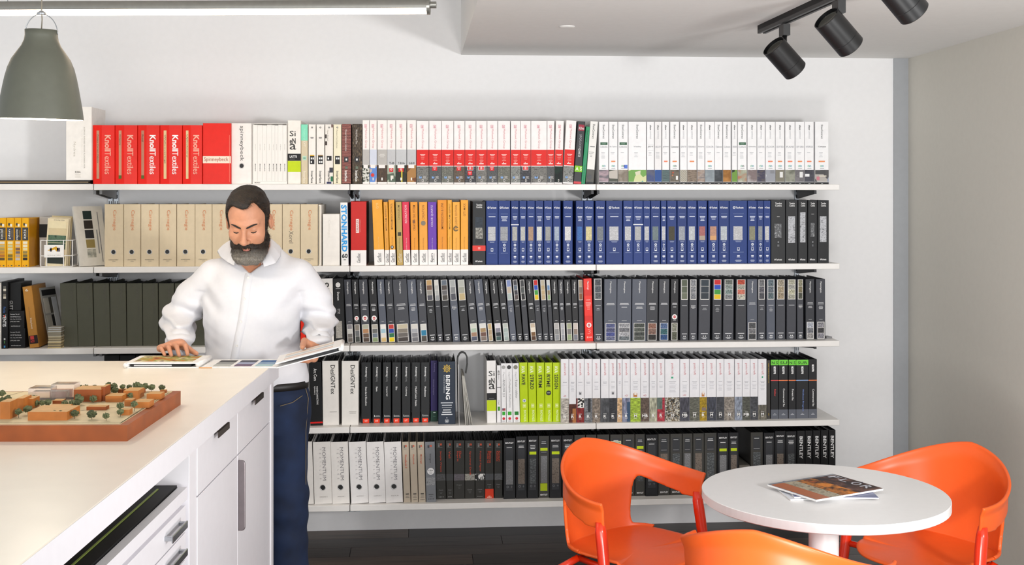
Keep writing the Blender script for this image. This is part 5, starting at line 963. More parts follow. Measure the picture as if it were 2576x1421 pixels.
# third shelf, left end
run(2, '-14-3', lambda i, W: ([V('TILE', .6*W, 20, 50, 6, '777777')], 'e4e2dc', {}), 'tile_binder', 'white binder cut by the left picture edge', 'binder', None, 'on third shelf', ytop=712, kind='box', sb=.01, depth=.2)
run(2, '3.6-20', lambda i, W: ([PN(.3*W, .72*W, 10+q*6, 15.4+q*6, c, 'swatch') for q, c in enumerate(('6a6a64', 'd8d2c4', '4a4642', '8a8478', 'cfc8b8'))]+[V('Florida', .5*W, 58, 72, 6, '3a6aa8', .2), V('VENTIS', .5*W, 76, 104, 9, 'f0f0f0', .6), R(.4*W, .6*W, 77, 82, 'c8402c'), R(.4*W, .65*W, 131, 135, 'cfcfcf'), R(.45*W, .6*W, 137, 143, '4a8a4a'), R(.4*W, .65*W, 148, 153, '3a8ac0')], '1c1d1f', {}), 'tile_binder', 'black tile binder with a strip of small swatches', 'binder', None, 'on third shelf', ytop=709, kind='box', sb=.015, depth=.24)
for q, (ua, ub_, zo, yt) in enumerate(((22.5, 64, 0, 826), (22.5, 62, .0947, 782))):
    run(2, '%g-%g' % (ua, ub_), lambda i, W: ([Hh('Floorazzo Tile, LLC', .10*W, .70*W, 30, 9, 'e4e4e4', .2), Hh('212 W Third Street', .10*W, .76*W, 52, 9, 'e4e4e4', .2), Hh('Siler City, NC 27344', .10*W, .80*W, 74, 9, 'e4e4e4', .2), Hh('(919) 663-1684', .10*W, .68*W, 96, 9, 'e4e4e4', .2), Hh('www.floorazzo.com', .14*W, .74*W, 134, 9, 'e4e4e4', .2)], '1a1a1b', {}), 'tile_box', 'black tile sample box with white address, %s of two' % ('lower', 'upper')[q], 'box', 'black tile boxes', 'on third shelf', ytop=yt, kind='box', sb=.03, depth=.15, zoff=zo)
run(2, '25-53.5', lambda i, W: ([V('GUTT', .12*W, 100, 150, 9, 'b9b9b9', 0)], '202122', {}), 'sample_case', 'glossy black sample case standing on the tile boxes', 'box', None, 'on third shelf', ytop=712, kind='box', sb=.045, depth=.16, zoff=.1786)
run(2, '56-80', lambda i, W: ([Hh('6', .3*W, .6*W, 9, 7, 'f0e6d4', .3), V('excellence', .45*W, 52, 78, 3, '8a6a3c'), V('living luxury', .5*W, 80, 108, 5.5, 'e9dcc8', .4), PN(.05*W, .98*W, 124, 145, '2a1c1a', 'black_sticker'), R(.2*W, .6*W, 125, 134, 'c83c34'), Hh('NTF', .2*W, .62*W, 139, 6, 'd8443a', .6)], 'b8853c', {}), 'tile_binder', 'gold brown tile binder leaning left', 'binder', None, 'on third shelf', bots='75-99', ytop=722, kind='box', sb=.02, depth=.21)
leaner('sample_board', 'grey sample board with dark header leaning on gold binder', 2, 111, 118, .105, math.radians(12.5), math.radians(-20), .006, .115, .285, mat('9a9a96', .5), [(.06, .95, .86, .96, '2a2a2c'), (.08, .40, .55, .82, 'b4b2aa'), (.42, .58, .55, .82, '5a5852'), (.08, .40, .28, .52, 'a9a79f'), (.42, .58, .28, .52, '2f3032'), (.62, .92, .28, .82, 'c9ccd0')])
for q, (c, zz, hh_) in enumerate((('cbb98c', 0, .030), ('d2c4a0', .0305, .026), ('b9b6a8', .057, .022), ('c9cac8', .0795, .02))):
    b = thing('tile_booklet', 'small tile sample booklet in a stack, %s from bottom' % ORD[q], 'booklet', (XA(120+q % 2, YF+.01), YF+.01, SZ[2]+zz+.0003), group='stacked tile booklets')
    w, d = .062, .075
    pg = MB(); nn_ = 5
    for i in range(nn_): pg.box((.001*(i % 2), .0008*(i % 3), hh_*i/nn_), (w-.001*(i % 3), d, hh_*(i+.8)/nn_), i % 2)
    pg.build('tile_chips', [mat(c, .5), mat('8a7f68', .6)], b)['kind'] = 'stuff'
    MB().box((0, .0, hh_*.97), (w, d, hh_)).build('cover', mat('bdbab0', .5), b)
m = MB().tube([(.05, 0, .082), (.075, -.012, .088), (.085, -.006, .083), (.07, 0, .078), (.052, .0, .08)], .0012, 6)
# fan of samples with a black strap beside the navy binder
fan = thing('sample_fan', 'fan of grey sample boards with a black strap handle', 'sample fan', (XA(1147.5, YF+.0), YF+.0, SZ[3]))
for q in range(7):
    a = math.radians(4+q*.9); x0 = .046+q*.0052
    o = MB().box((0, 0, 0), (.0035, .22, .245)).build('sample_board', mat(['c9c7c0', '8a8880', 'b4b2aa', '6a6862'][q % 4], .6), fan, (x0, .004*(q % 2), .0002), (0, -a, 0))
MB().box((0, 0, 0), (.002, .22, .30)).build('white_leaf', mat('e9e8e6', .5), fan, (.014, 0, 0), (0, math.radians(-1), 0))
sp_ = [(.008, .08, .30), (.01, .08, .325), (.02, .08, .344), (.034, .08, .350), (.048, .08, .342), (.056, .08, .325), (.057, .08, .29), (.05, .08, .245)]
st = MB()
for (a, b) in zip(sp_[:-1], sp_[1:]):
    a, b = Vector(a), Vector(b); n = Vector((-(b-a).z, 0, (b-a).x)).normalized()*.0035
    st.add([a-n+Vector((0, -.012, 0)), a+n+Vector((0, -.012, 0)), b+n+Vector((0, -.012, 0)), b-n+Vector((0, -.012, 0)), a-n+Vector((0, .012, 0)), a+n+Vector((0, .012, 0)), b+n+Vector((0, .012, 0)), b-n+Vector((0, .012, 0))], [(0, 1, 2, 3), (4, 7, 6, 5), (0, 3, 7, 4), (1, 5, 6, 2)])
st.build('strap', mat('1b1b1c', .5), fan)
o = MB().prism([(0, 0), (.03, 0), (.022, .05), (0, .05)], 0, .008).build('sample_chip', mat('8f8f92', .5), None, (XA(2079, YF+.1), YF+.1, SZ[2])); tag(o, 'small grey sample chip at right end of third shelf', 'sample chip')
# ---------------- timber site model on the island
MZ = IT
m0 = PZ(320, 1110, MZ); u_ = Vector((m0.x, m0.y, 0))
mt = thing('site_model', 'wooden architectural site model with tiny trees on the worktop', 'architectural model', (m0.x, m0.y, MZ), irot)
WD = mat('9f5522', .5, var=.16, scale=14, key='model_wood'); WL = mat('bb7636', .55, var=.12, scale=30, key='model_wood_light'); WT = mat('cfa468', .6, var=.1, scale=30, key='model_top')
MB().box((-.72, 0, 0), (0, .53, .042)).build('base', WD, mt)
MB().box((-.70, .014, .042), (-.022, .516, .0435)).build('site_sheet', mat('d9c9a4', .6, var=.06, scale=20), mt)
inv = (Matrix.Translation((m0.x, m0.y, MZ)) @ Matrix.Rotation(iang, 4, 'Z')).inverted()
def ml(u, v): p = inv @ PZ(u, v, MZ+.0435); return p.x, p.y
def zx(X): return X/5.152
def blk(x0, x1, yb, yt, dep, m=WL, nm='building', z0=0):
    """block from the zoomed pixel box of its front face (zoom of 0..500 x 900..1130)"""
    a, b = ml(zx(x0), 900+yb/5.152), ml(zx(x1), 900+yb/5.152)
    hgt = (yb-yt)/5.152/FPX*(mt.location.y+a[1])*1.0
    y = min(a[1], .5-dep)
    o = MB().box((a[0], y, .0435+z0), (b[0], y+dep, .0435+z0+hgt)).build(nm, m, mt)
    o.data.materials.append(WT); o.data.polygons[1].material_index = 1
    return o
blk(360, 865, 812, 705, .10); blk(600, 860, 690, 640, .05, WL, 'building'); blk(0, 130, 795, 575, .05); blk(213, 300, 690, 530, .06); blk(300, 425, 660, 535, .05); blk(955, 1310, 570, 415, .07, WD); blk(1310, 1362, 560, 380, .05, WD); blk(1365, 1580, 575, 495, .05); blk(1600, 1790, 540, 430, .06, WL); blk(1612, 1720, 628, 545, .03); blk(1725, 1930, 650, 575, .05); blk(1900, 2085, 540, 468, .04); blk(1120, 1370, 680, 635, .03, WD); blk(1560, 1675, 745, 675, .03); blk(1570, 1680, 435, 385, .02, WD); blk(1785, 1905, 435, 380, .02, WD); blk(2090, 2165, 445, 410, .015, WD); blk(680, 805, 600, 555, .03, WD); blk(0, 60, 640, 600, .03)
gl = bpy.data.materials.new('acrylic'); gl.use_nodes = True; bs = gl.node_tree.nodes['Principled BSDF']; bs.inputs['Transmission Weight'].default_value = .85; bs.inputs['Roughness'].default_value = .12; bs.inputs['Base Color'].default_value = (1, .93, .9, 1); bs.inputs['IOR'].default_value = 1.3
PK = mat('eab49a', .4, key='acrylic_pink')
for (x0, x1, yb, yt, dp) in ((365, 660, 545, 400, .06), (660, 960, 540, 350, .05), (420, 850, 545, 440, .04)):
    o = blk(x0, x1, yb, yt, dp, gl, 'acrylic_building')
    o.data.materials[1] = gl
blk(680, 950, 500, 400, .012, PK, 'acrylic_building')
TRM = [mat('585e40', .8, var=.25, scale=200), mat('6b7250', .8, var=.25, scale=200), mat('4a523a', .8, var=.25, scale=200)]
trng = random.Random(3)
def crown(r):
    bm = bmesh.new(); bmesh.ops.create_icosphere(bm, subdivisions=3, radius=r)
    for v in bm.verts: v.co *= trng.uniform(.62, 1.3); v.co.z *= .85
    me = bpy.data.meshes.new('crown'); bm.to_mesh(me); bm.free(); return me
CR = [crown(.0085) for _ in range(5)]
for c in CR: c.materials.append(TRM[trng.randrange(3)])
for (x, y, g) in ((30, 460, 560), (105, 520, 600), (30, 550, 600), (240, 700, 775), (360, 665, 740), (565, 705, 760), (705, 715, 790), (790, 725, 795), (970, 715, 790), (1190, 725, 800), (1375, 750, 815), (1015, 500, 570), (1030, 540, 610), (940, 595, 640), (1000, 600, 640), (1220, 480, 560), (1210, 530, 580), (1560, 620, 700), (1560, 700, 760), (1740, 600, 690), (1075, 360, 420), (1160, 360, 420), (1275, 372, 420), (1410, 350, 450), (1440, 385, 460), (1480, 365, 460), (1490, 420, 470), (1590, 375, 460), (1680, 375, 440), (1775, 355, 440), (1830, 380, 480), (1885, 365, 440), (1985, 370, 430), (2100, 380, 440), (455, 590, 640), (540, 585, 640), (620, 585, 630), (440, 530, 590), (840, 600, 640), (1690, 510, 540)):
    px, py = ml(zx(x), 900+g/5.152); py = min(py, .505); hgt = max(.012, (g-y)/5.152/FPX*(mt.location.y+py))
    tr_ = MB().tube([(0, 0, 0), (0, 0, hgt)], .0007, 5).build('model_tree', mat('4a3c2c', .8), mt, (px, py, .0435))
    cc = obj('crown', CR[trng.randrange(5)], None, tr_, (0, 0, hgt)); cc.scale = (trng.uniform(.9, 1.35),)*3
# roads scribed on the sheet
for (a, b) in (((1700, 860), (2200, 450)), ((1640, 840), (2150, 450)), ((0, 840), (1640, 845)), ((900, 700), (1500, 640)), ((60, 500), (350, 420))):
    p, q = ml(zx(a[0]), 900+a[1]/5.152), ml(zx(b[0]), 900+b[1]/5.152)
    p = (min(p[0], -.024), min(max(p[1], .016), .512)); q = (min(q[0], -.024), min(max(q[1], .016), .512))
    d = Vector((q[0]-p[0], q[1]-p[1], 0)).normalized(); n = Vector((-d.y, d.x, 0))*.0012
    MB().add([(p[0]-n.x, p[1]-n.y, .0438), (q[0]-n.x, q[1]-n.y, .0438), (q[0]+n.x, q[1]+n.y, .0438), (p[0]+n.x, p[1]+n.y, .0438)], [(0, 1, 2, 3)]).build('scribed_line', mat('77664a', .7), mt)
# ---------------- open sample folder in the man's hands
SF = thing('swatch_folder', 'open three-part swatch folder held over the worktop', 'folder', CW((500-CX)/FPX*4.39, 4.39, IT+.0005), irot)
sfl = (Matrix.Translation(SF.location) @ Matrix.Rotation(iang, 4, 'Z')).inverted()
WP = mat('f3f2f1', .4, key='folder_white')
wl = .268
MB().box((-wl, 0, 0), (0, .19, .004)).build('left_cover_bottom', WP, SF)
MB().box((-wl+.02, .004, .004), (-.03, .185, .016)).build('foam_core', mat('25262a', .6), SF)
MB().box((-wl+.03, .001, .007), (-.10, .004, .012)).build('page_edge', mat('c9ccd2', .5), SF)
MB().box((-wl, 0, .016), (-.002, .19, .020)).build('left_cover_top', WP, SF)
MB().tube([(-wl, 0, .010), (-wl, .19, .010)], .010, 12).build('left_spine', WP, SF, smooth=True)
MB().tube([(-.004, 0, .012), (-.002, .19, .012)], .0085, 12).build('hinge_roll', WP, SF, smooth=True)
MB().box((-wl+.02, .03, .020), (-.03, .18, .0206)).build('cover_photo', texmat(('7a4630', 'c8843a', '8a9a50', 'd9c9a0', '5a4034'), 22, 'noise', (1, 1, 1), seed=4), SF)
MB().box((.006, -.004, 0), (.285, .20, .003)).build('middle_page', WP, SF)
for q, cs in enumerate((('4a4a4c', '9a9c9c', 'b4b6b4'), ('4c5060', '9fa6c0', '6f5a74'), ('3f6a9c', '8fa8c4', 'a9c4cc'))):
    for r_ in range(3): MB().box((.045+q*.078, .125-r_*.05, .003), (.108+q*.078, .171-r_*.05, .0042)).build('swatch', mat(cs[r_], .7, var=.1, scale=300), SF)
MB().box((.002, -.0045, .0005), (.05, -.0041, .003)).build('orange_tab', mat('e0982a'), SF)
ra = math.radians(14)
rp = bpy.data.objects.new('right_leaf', None)
RM = Matrix.Translation((.285, 0, .002)) @ Matrix.Rotation(math.radians(6), 4, 'Z') @ Matrix.Rotation(-ra, 4, 'Y')
MB().box((0, -.006, .012), (.245, .20, .016), M=RM).build('right_leaf_top', WP, SF)
MB().box((0, -.006, -.003), (.245, .20, .000), M=RM).build('right_leaf_bottom', WP, SF)
MB().box((.1, .0, .0), (.232, .195, .012), M=RM).build('foam_core', mat('25262a', .6), SF)
MB().tube([RM @ Vector((.245, -.006, .0065)), RM @ Vector((.245, .20, .0065))], .0095, 12).build('right_spine', WP, SF, smooth=True)
for q, c in enumerate(('d9c4bc', 'c9d0d4', 'e0d0c0')): MB().box((.03, .03+q*.055, .016), (.215, .06+q*.055, .0166), M=RM).build('printed_band', mat(c, .5), SF)
# ------------------------------------------------------------------ the man
# Implicit surfaces on small grids, meshed by surface nets; frame: x right, f towards the camera, z up (metres)
ZM, XM = 4.82, -1.033
def MFp(u, v, zd): return ((u-CX)/FPX*zd-XM, ZM-zd, CAMH-(v-HY)/FPX*zd)
def mw(P):
    P = np.asarray(P, float); xc = XM+P[:, 0]; zd = ZM-P[:, 1]
    return np.stack([zd*_s+xc*_c, zd*_c-xc*_s, P[:, 2]], 1)
def grid3(lo, hi, h):
    ax3 = [np.arange(lo[i], hi[i]+h, h, dtype=np.float32) for i in range(3)]
    return ax3, np.meshgrid(*ax3, indexing='ij')
def nets(V, ax3, h):
    s = V < 0; n = V.shape; cs = tuple(k-1 for k in n)
    num = np.zeros(cs+(3,), np.float32); cnt = np.zeros(cs, np.float32)
    cor = lambda i, j, k: (slice(i, n[0]-1+i), slice(j, n[1]-1+j), slice(k, n[2]-1+k))
    C8 = [(i, j, k) for i in (0, 1) for j in (0, 1) for k in (0, 1)]
    for a in C8:
        for d in range(3):
            if a[d]: continue
            b = list(a); b[d] = 1; b = tuple(b)
            va, vb = V[cor(*a)], V[cor(*b)]; m = (va < 0) != (vb < 0)
            t = np.where(m, va/np.where(va == vb, 1, va-vb), 0)
            for q in range(3): num[..., q] += np.where(m, a[q]+(t if q == d else 0), 0)
            cnt += m
    act = cnt > 0; idx = -np.ones(cs, np.int64); idx[act] = np.arange(act.sum())
    I = np.argwhere(act); P = (I+num[act]/cnt[act][:, None])*h+np.array([q[0] for q in ax3])
    F = []
    for d in range(3):
        sl = [slice(1, -1)]*3; sl[d] = slice(0, -1); sh = list(sl); sh[d] = slice(1, None)
        a, b = s[tuple(sl)], s[tuple(sh)]; E = np.argwhere(a != b)
        off = np.ones(3, int); off[d] = 0; E = E+off
        u, w = (d+1) % 3, (d+2) % 3
        eu, ew = np.zeros(3, int), np.zeros(3, int); eu[u] = 1; ew[w] = 1
        g = lambda q: idx[tuple(q.T)]
        Q = np.stack([g(E-eu-ew), g(E-ew), g(E), g(E-eu)], 1); fl = s[tuple(E.T)]
        Q[~fl] = Q[~fl][:, ::-1]; F.append(Q[(Q >= 0).all(1)])
    return P, np.concatenate(F)
def smin(a, b, k):
    h = np.clip(.5+.5*(b-a)/k, 0, 1); return b*(1-h)+a*h-k*h*(1-h)
def smax(a, b, k): return -smin(-a, -b, k)
def ell(G, c, r):
    x, y, z = [(G[i]-c[i])/r[i] for i in range(3)]; k0 = np.sqrt(x*x+y*y+z*z)
    x, y, z = x/r[0], y/r[1], z/r[2]; k1 = np.sqrt(x*x+y*y+z*z)+1e-6
    return k0*(k0-1)/k1
def cap(G, a, b, ra, rb):
    a, b = np.array(a, float), np.array(b, float); d = b-a; L2 = (d*d).sum()+1e-9
    t = np.clip(sum((G[i]-a[i])*d[i] for i in range(3))/L2, 0, 1)
    return np.sqrt(sum((G[i]-a[i]-t*d[i])**2 for i in range(3)))-(ra+(rb-ra)*t)
def chain(G, pts, rs, k=.004):
    r = None
    for i in range(len(pts)-1):
        c = cap(G, pts[i], pts[i+1], rs[i], rs[i+1]); r = c if r is None else smin(r, c, k)
    return r
def loft(G, secs):
    z = np.array([s[0] for s in secs]); o = np.argsort(z); z = z[o]
    g = lambda i: np.interp(G[2], z, np.array([s[i] for s in secs])[o])
    cx, rx, cy, ry = g(1), g(2), g(3), g(4)
    q = np.sqrt(((G[0]-cx)/rx)**2+((G[1]-cy)/ry)**2); d = (q-1)*np.minimum(rx, ry)
    return np.maximum(d, np.maximum(G[2]-z[-1], z[0]-G[2]))
def wob(G, f, seed):
    r = np.random.RandomState(seed); o = 0
    for _ in range(5):
        k = r.normal(size=3)*f; o = o+np.sin(k[0]*G[0]+k[1]*G[1]+k[2]*G[2]+r.rand()*6.28)
    return o/5
def arr_mesh(name, P, F):
    me = bpy.data.meshes.new(name); me.from_pydata(P.tolist(), [], F.tolist()); me.polygons.foreach_set('use_smooth', [True]*len(F)); me.update(); return me
def relax(P, F, n=2, k=.5):
    E = np.concatenate([F[:, [i, (i+1) % 4]] for i in range(4)]); 
    for _ in range(n):
        S_ = np.zeros_like(P); c = np.zeros(len(P)); 
        np.add.at(S_, E[:, 0], P[E[:, 1]]); np.add.at(c, E[:, 0], 1); np.add.at(S_, E[:, 1], P[E[:, 0]]); np.add.at(c, E[:, 1], 1)
        P = P*(1-k)+k*S_/np.maximum(c, 1)[:, None]
    return P
man = thing('person', 'bearded man in white shirt and jeans reading a swatch folder', 'person', CW(XM, ZM, 0))
ML = man.location.copy()
def put(name, P, F, m, smooth=2, par=None):
    P = relax(P, F, smooth) if smooth else P
    return obj(name, arr_mesh(name, mw(P)-np.array(ML), F), m, par or man)
# ---- head in its own frame (x' = his right, y' = forward, z' = up), pitched down
HC = np.array(MFp(626, 561, 4.685))
HR = np.array((Matrix.Rotation(math.radians(1.0), 3, 'Z') @ Matrix.Rotation(math.radians(-26), 3, 'X') @ Matrix.Rotation(math.radians(1.0), 3, 'Y')))
def h2m(P):                                       # head frame -> man frame (x = -x', f = y', z = z')
    Q = P @ HR.T; return np.stack([HC[0]-Q[:, 0], HC[1]+Q[:, 1], HC[2]+Q[:, 2]], 1)
h = .003
axh, G = grid3((-.105, -.13, -.20), (.105, .145, .155), h)
AXX = np.abs(G[0]); GS = [AXX, G[1], G[2]]
d = ell(G, (0, -.012, .045), (.077, .100, .091))
d = smin(d, ell(G, (0, .028, -.035), (.064, .066, .088)), .03)
d = smin(d, ell(G, (0, .062, -.098), (.034, .03, .026)), .03)
d = smin(d, cap(GS, (.052, .0, -.062), (.022, .07, -.102), .017, .017), .02)
d = smin(d, ell(GS, (.043, .058, -.018), (.024, .024, .024)), .025)
d = smin(d, cap(GS, (.0, .0865, .034), (.044, .066, .034), .0115, .010), .016)
d = smax(d, -ell(GS, (.031, .102, .011), (.021, .018, .013)), .012)
d = smin(d, ell(GS, (.0315, .0705, .0115), (.0155, .0155, .0125)), .004)
nose = cap(G, (0, .088, .022), (0, .116, -.022), .0075, .0105)
nose = smin(nose, ell(G, (0, .1165, -.027), (.0125, .0125, .0105)), .008)
nose = smin(nose, ell(GS, (.0125, .104, -.031), (.0085, .011, .008)), .006)
d = smin(d, nose, .010)
d = smax(d, -ell(GS, (.0065, .110, -.0385), (.0042, .006, .004)), .003)
d = smin(d, cap(GS, (0, .094, -.0605), (.021, .083, -.0635), .0055, .003), .006)
d = smin(d, cap(GS, (0, .0925, -.071), (.019, .083, -.069), .0062, .0035), .006)
ear = smax(ell(GS, (.0835, -.012, .000), (.011, .020, .033)), -ell(GS, (.094, -.006, .003), (.009, .011, .020)), .005)
headskin = d.copy()
d = smin(d, ear, .006)
nk = np.linalg.inv(HR) @ np.array([0, 0, 0.])
def m2h(p): q = np.array([-(p[0]-HC[0]), p[1]-HC[1], p[2]-HC[2]]); return HR.T @ q
na, nb = m2h((0.0, HC[1]-.075, HC[2]-.045)), m2h((0.0, -.035, 1.43))
d = smin(d, cap(G, na, nb, .056, .064), .03)
PH, FH = nets(d, axh, h); PH = h2m(relax(PH, FH, 1)); FH = FH[:, ::-1]
# ---- hair and beard shells from the same field
x, y, z = G
fr = np.clip((y-.0)/.055, 0, 1); fr = fr*fr*(3-2*fr)      # 0 at ear, 1 at forehead
line = .006+.098*fr+.027*np.exp(-((x+.040)/.012)**2)*fr-.004*np.exp(-(x/.02)**2)*fr
line = np.where(y < -.005, np.maximum(.006-(-.005-y)*1.5, -.055), line)
thick = .0065+.0065*np.clip((z-.05)/.07, 0, 1)+.0022*wob(G, 120, 4)
hair = smax(headskin-thick, -(z-line-.002*wob(G, 260, 5)), .006)
side = np.maximum(np.maximum(np.abs(y-.012)-.013, np.abs(z+.012)-.055), .052-AXX)      # sideburns
hair = smin(hair, smax(headskin-.006-.002*wob(G, 200, 6), side, .005), .006)
hair = smax(hair, -(ear-.003), .004)
P1, F1 = nets(hair, axh, h); F1 = F1[:, ::-1]
top_line = -.043-.014*np.clip((AXX-.02)/.03, 0, 1)+np.clip((AXX-.057)/.008, 0, 1)*.055*np.clip((.045-y)/.02, 0, 1)-.014*np.clip((y-.075)/.02, 0, 1)*0
top_line = np.where(AXX < .03, -.043, top_line)
bt = .005+.014*np.clip((-.055-z)/.05, 0, 1)+.004*wob(G, 170, 8)
beard = smax(headskin-bt, z-top_line-.002*wob(G, 240, 9), .006)
beard = smin(beard, smax(cap(G, (-.03, .066, -.105), (.03, .066, -.105), .026, .026)-.004*wob(G, 150, 2), z-top_line, .005), .02)
beard = smax(beard, -(y+.012-.25*(z+.05)), .008)
mouth = np.maximum(np.abs(z+.0655)-.0055, AXX-.017)
beard = smax(beard, -np.maximum(mouth, .07-y), .004)
beard = smax(beard, -ell(G, (0, .115, -.034), (.018, .03, .0095)), .004)
P2, F2 = nets(beard, axh, h); F2 = F2[:, ::-1]
# ---- hands
def hand(pts_palm, fingers, thumb, lo, hi):
    hh_ = .0024; a3, G = grid3(lo, hi, hh_)
    d = None
    for p, q, ra, rb in pts_palm:
        c = cap(G, p, q, ra, rb); d = c if d is None else smin(d, c, .014)
    fg = None
    for ch, rs in fingers:
        c = chain(G, ch, rs, .003); fg = c if fg is None else smin(fg, c, .0015)
    d = smin(d, fg, .008); d = smin(d, chain(G, thumb[0], thumb[1], .004), .009)
    P, F = nets(d, a3, hh_); return relax(P, F, 1), F[:, ::-1]
m_ = MFp
wr1 = m_(454, 863, 4.655)
k1 = [m_(404, 876, 4.575), m_(421, 870, 4.575), m_(438, 867, 4.575), m_(457, 864, 4.58)]
t1 = [m_(414, 892, 4.535), m_(431, 893.5, 4.53), m_(450.5, 893.5, 4.525), m_(472, 891, 4.535)]
md1 = [tuple(a*.5+b*.5+o for a, b, o in zip(k, t, (-.004+.003*i, .006, .013))) for i, (k, t) in enumerate(zip(k1, t1))]
fin = [([k, m, t], [.0095, .0088, .0072] if i else [.0085, .0078, .0064]) for i, (k, m, t) in enumerate(zip(k1, md1, t1))]
palm1 = [(wr1, k1[i], .024 if i in (1, 2) else .020, .0125) for i in range(4)]+[(k1[0], k1[3], .0105, .0115)]
th1 = ([tuple(np.array(wr1)*.55+np.array(k1[3])*.45+np.array((.012, 0, -.012))), m_(477, 880, 4.60), m_(494, 889, 4.575)], [.016, .0115, .0085])
lo = np.min([*k1, *t1, wr1], 0)-.045; hi = np.max([*k1, *t1, wr1, th1[0][2]], 0)+.045
PA, FA = hand(palm1, fin, th1, lo, hi)
wr2 = m_(800, 868, 4.675)
web = m_(783, 872, 4.635)
k2 = [(web[0]+.012, web[1]+.012-.0*i, web[2]-.038-.004*i) for i in range(4)]
k2 = [m_(786, 897, 4.64), m_(785, 899, 4.622), m_(786, 900, 4.604), m_(790, 901, 4.586)]
t2 = [m_(748, 901.5, 4.60), m_(744, 904.5, 4.575), m_(750, 906.5, 4.55), m_(759, 907.5, 4.53)]
fin2 = [([k, tuple(np.array(k)*.5+np.array(t)*.5+np.array((0, 0, -.006))), t], [.0095, .0088, .0075]) for k, t in zip(k2, t2)]
palm2 = [(wr2, k2[i], .024, .0135) for i in range(4)]+[(wr2, web, .024, .016), (web, k2[0], .015, .012), (k2[0], k2[3], .012, .011)]
th2 = ([web, m_(766, 858, 4.63), m_(762.5, 866, 4.60), m_(761, 873.5, 4.565)], [.0165, .0135, .0115, .0095])
lo = np.min([*k2, *t2, wr2, *th2[0]], 0)-.045; hi = np.max([*k2, *t2, wr2, *th2[0]], 0)+.045
PB, FB = hand(palm2, fin2, th2, lo, hi)
# ---- torso, sleeves, trousers
SEC = [(1.545, 0, .085, -.03, .062), (1.525, 0, .096, -.03, .068), (1.505, -.001, .118, -.03, .078), (1.48, -.002, .152, -.026, .09), (1.45, -.003, .186, -.018, .105), (1.42, -.004, .202, -.01, .118), (1.38, -.01, .207, 0, .128), (1.31, -.016, .194, .0, .132), (1.21, -.020, .188, .006, .132), (1.13, -.012, .186, .012, .135), (1.04, .002, .205, .01, .138), (.985, .004, .208, .004, .134), (.975, .004, .19, .004, .12)]
S1, E1, W1 = (-.172, -.014, 1.418), m_(449, 803, 4.885), m_(452, 861, 4.665)
S2, E2, W2 = (.170, -.014, 1.418), m_(805, 812, 4.885), m_(802, 862, 4.685)
def sleeves(G, dr=0):
    a = chain(G, [S1, tuple(np.array(S1)*.5+np.array(E1)*.5+np.array((-.012, -.01, 0))), E1, W1], [.068-dr, .069-dr, .064-dr, .048-dr], .03)
    b = chain(G, [S2, tuple(np.array(S2)*.5+np.array(E2)*.5+np.array((.016, -.01, 0))), E2, W2], [.068-dr, .067-dr, .061-dr, .048-dr], .03)
    return a, b
hs_ = .0065
a3, G = grid3((-.46, -.20, .95), (.42, .22, 1.58), hs_)
tor = loft(G, SEC); sa, sb_ = sleeves(G)
# folds: long soft pulls over the belly, tight rings round the elbows and cuffs
fold = .0050*wob([G[0]*1.0, G[1]*.6, G[2]*1.0], 26, 3)+.0050*np.sin(34*(G[0]*.75+G[2]*1.0)+3*np.sin(9*G[2]))*np.clip((1.36-G[2])/.2, 0, 1)
rg = .0100*np.sin(105*G[2]+26*G[0]+3*wob(G, 20, 12)); w1 = np.exp(-((G[2]-1.21)/.10)**2)
kk = np.where(G[2] > 1.36, .03, .008)
fold = fold+.0022*wob(G, 75, 21)*np.clip((1.42-G[2])/.1, .3, 1)
pull = .0040*np.sin(70*(G[2]*.8-np.abs(G[0])*.9)+4*G[1])*np.exp(-((np.abs(G[0])-.17)/.06)**2-((G[2]-1.34)/.07)**2)
d = smin(tor+fold+pull, sa+rg*w1+fold*.8, kk); d = smin(d, sb_+rg*w1*.9+fold*.8, kk)
na2, nb2 = (0, HC[1]-.075, HC[2]-.03), (0, -.035, 1.43)
d = smax(d, -(cap(G, na2, nb2, .060, .0605)), .004)
vn = np.maximum(np.abs(G[0]+.008)-(G[2]-1.434)*1.25, -G[1]-.0)
d = smax(d, -vn, .003)
PS, FS = nets(d, a3, hs_); FS = FS[:, ::-1]; PS = relax(PS, FS, 1)
# hollow look at the cuffs is hidden by the wrists; skin under the shirt is one coarse core
hb_ = .012
a3, G = grid3((-.46, -.22, .02), (.42, .22, 1.58), hb_)
core = loft(G, [(z, cx, rx-.012, cy, ry-.014) for z, cx, rx, cy, ry in SEC])
ca, cb = sleeves(G, .026); core = smin(smin(core, ca, .008), cb, .008)
core = smin(core, cap(G, E1, wr1, .036, .024), .02); core = smin(core, cap(G, E2, wr2, .036, .024), .02)
core = smin(core, cap(G, na2, nb2, .050, .056), .03)
for s in (-1, 1): core = smin(core, chain(G, [(s*.10, 0, .95), (s*.12, .01, .5), (s*.125, -.01, .10)], [.08, .06, .045], .03), .03)
PC, FC = nets(core, a3, hb_); FC = FC[:, ::-1]
PP, FF = [], []; n = 0
for P, F in ((PH, FH), (PA, FA), (PB, FB), (relax(PC, FC, 1), FC)):
    PP.append(P); FF.append(F+n); n += len(P)
SKIN = mat('cd9678', .5, var=.06, scale=45, bump=.08, bscale=900, key='skin'); SKIN.node_tree.nodes['Principled BSDF'].inputs['Subsurface Weight'].default_value = .12
SKIN.node_tree.nodes['Principled BSDF'].inputs['Subsurface Radius'].default_value = (.012, .004, .002)
put('body', np.concatenate(PP), np.concatenate(FF), SKIN, 0)
SHT_ = mat('dfdfe3', .75, var=.012, scale=60, bump=.12, bscale=1500, key='shirt_cotton')
shirt = put('shirt', PS, FS, SHT_, 0)
from mathutils.bvhtree import BVHTree
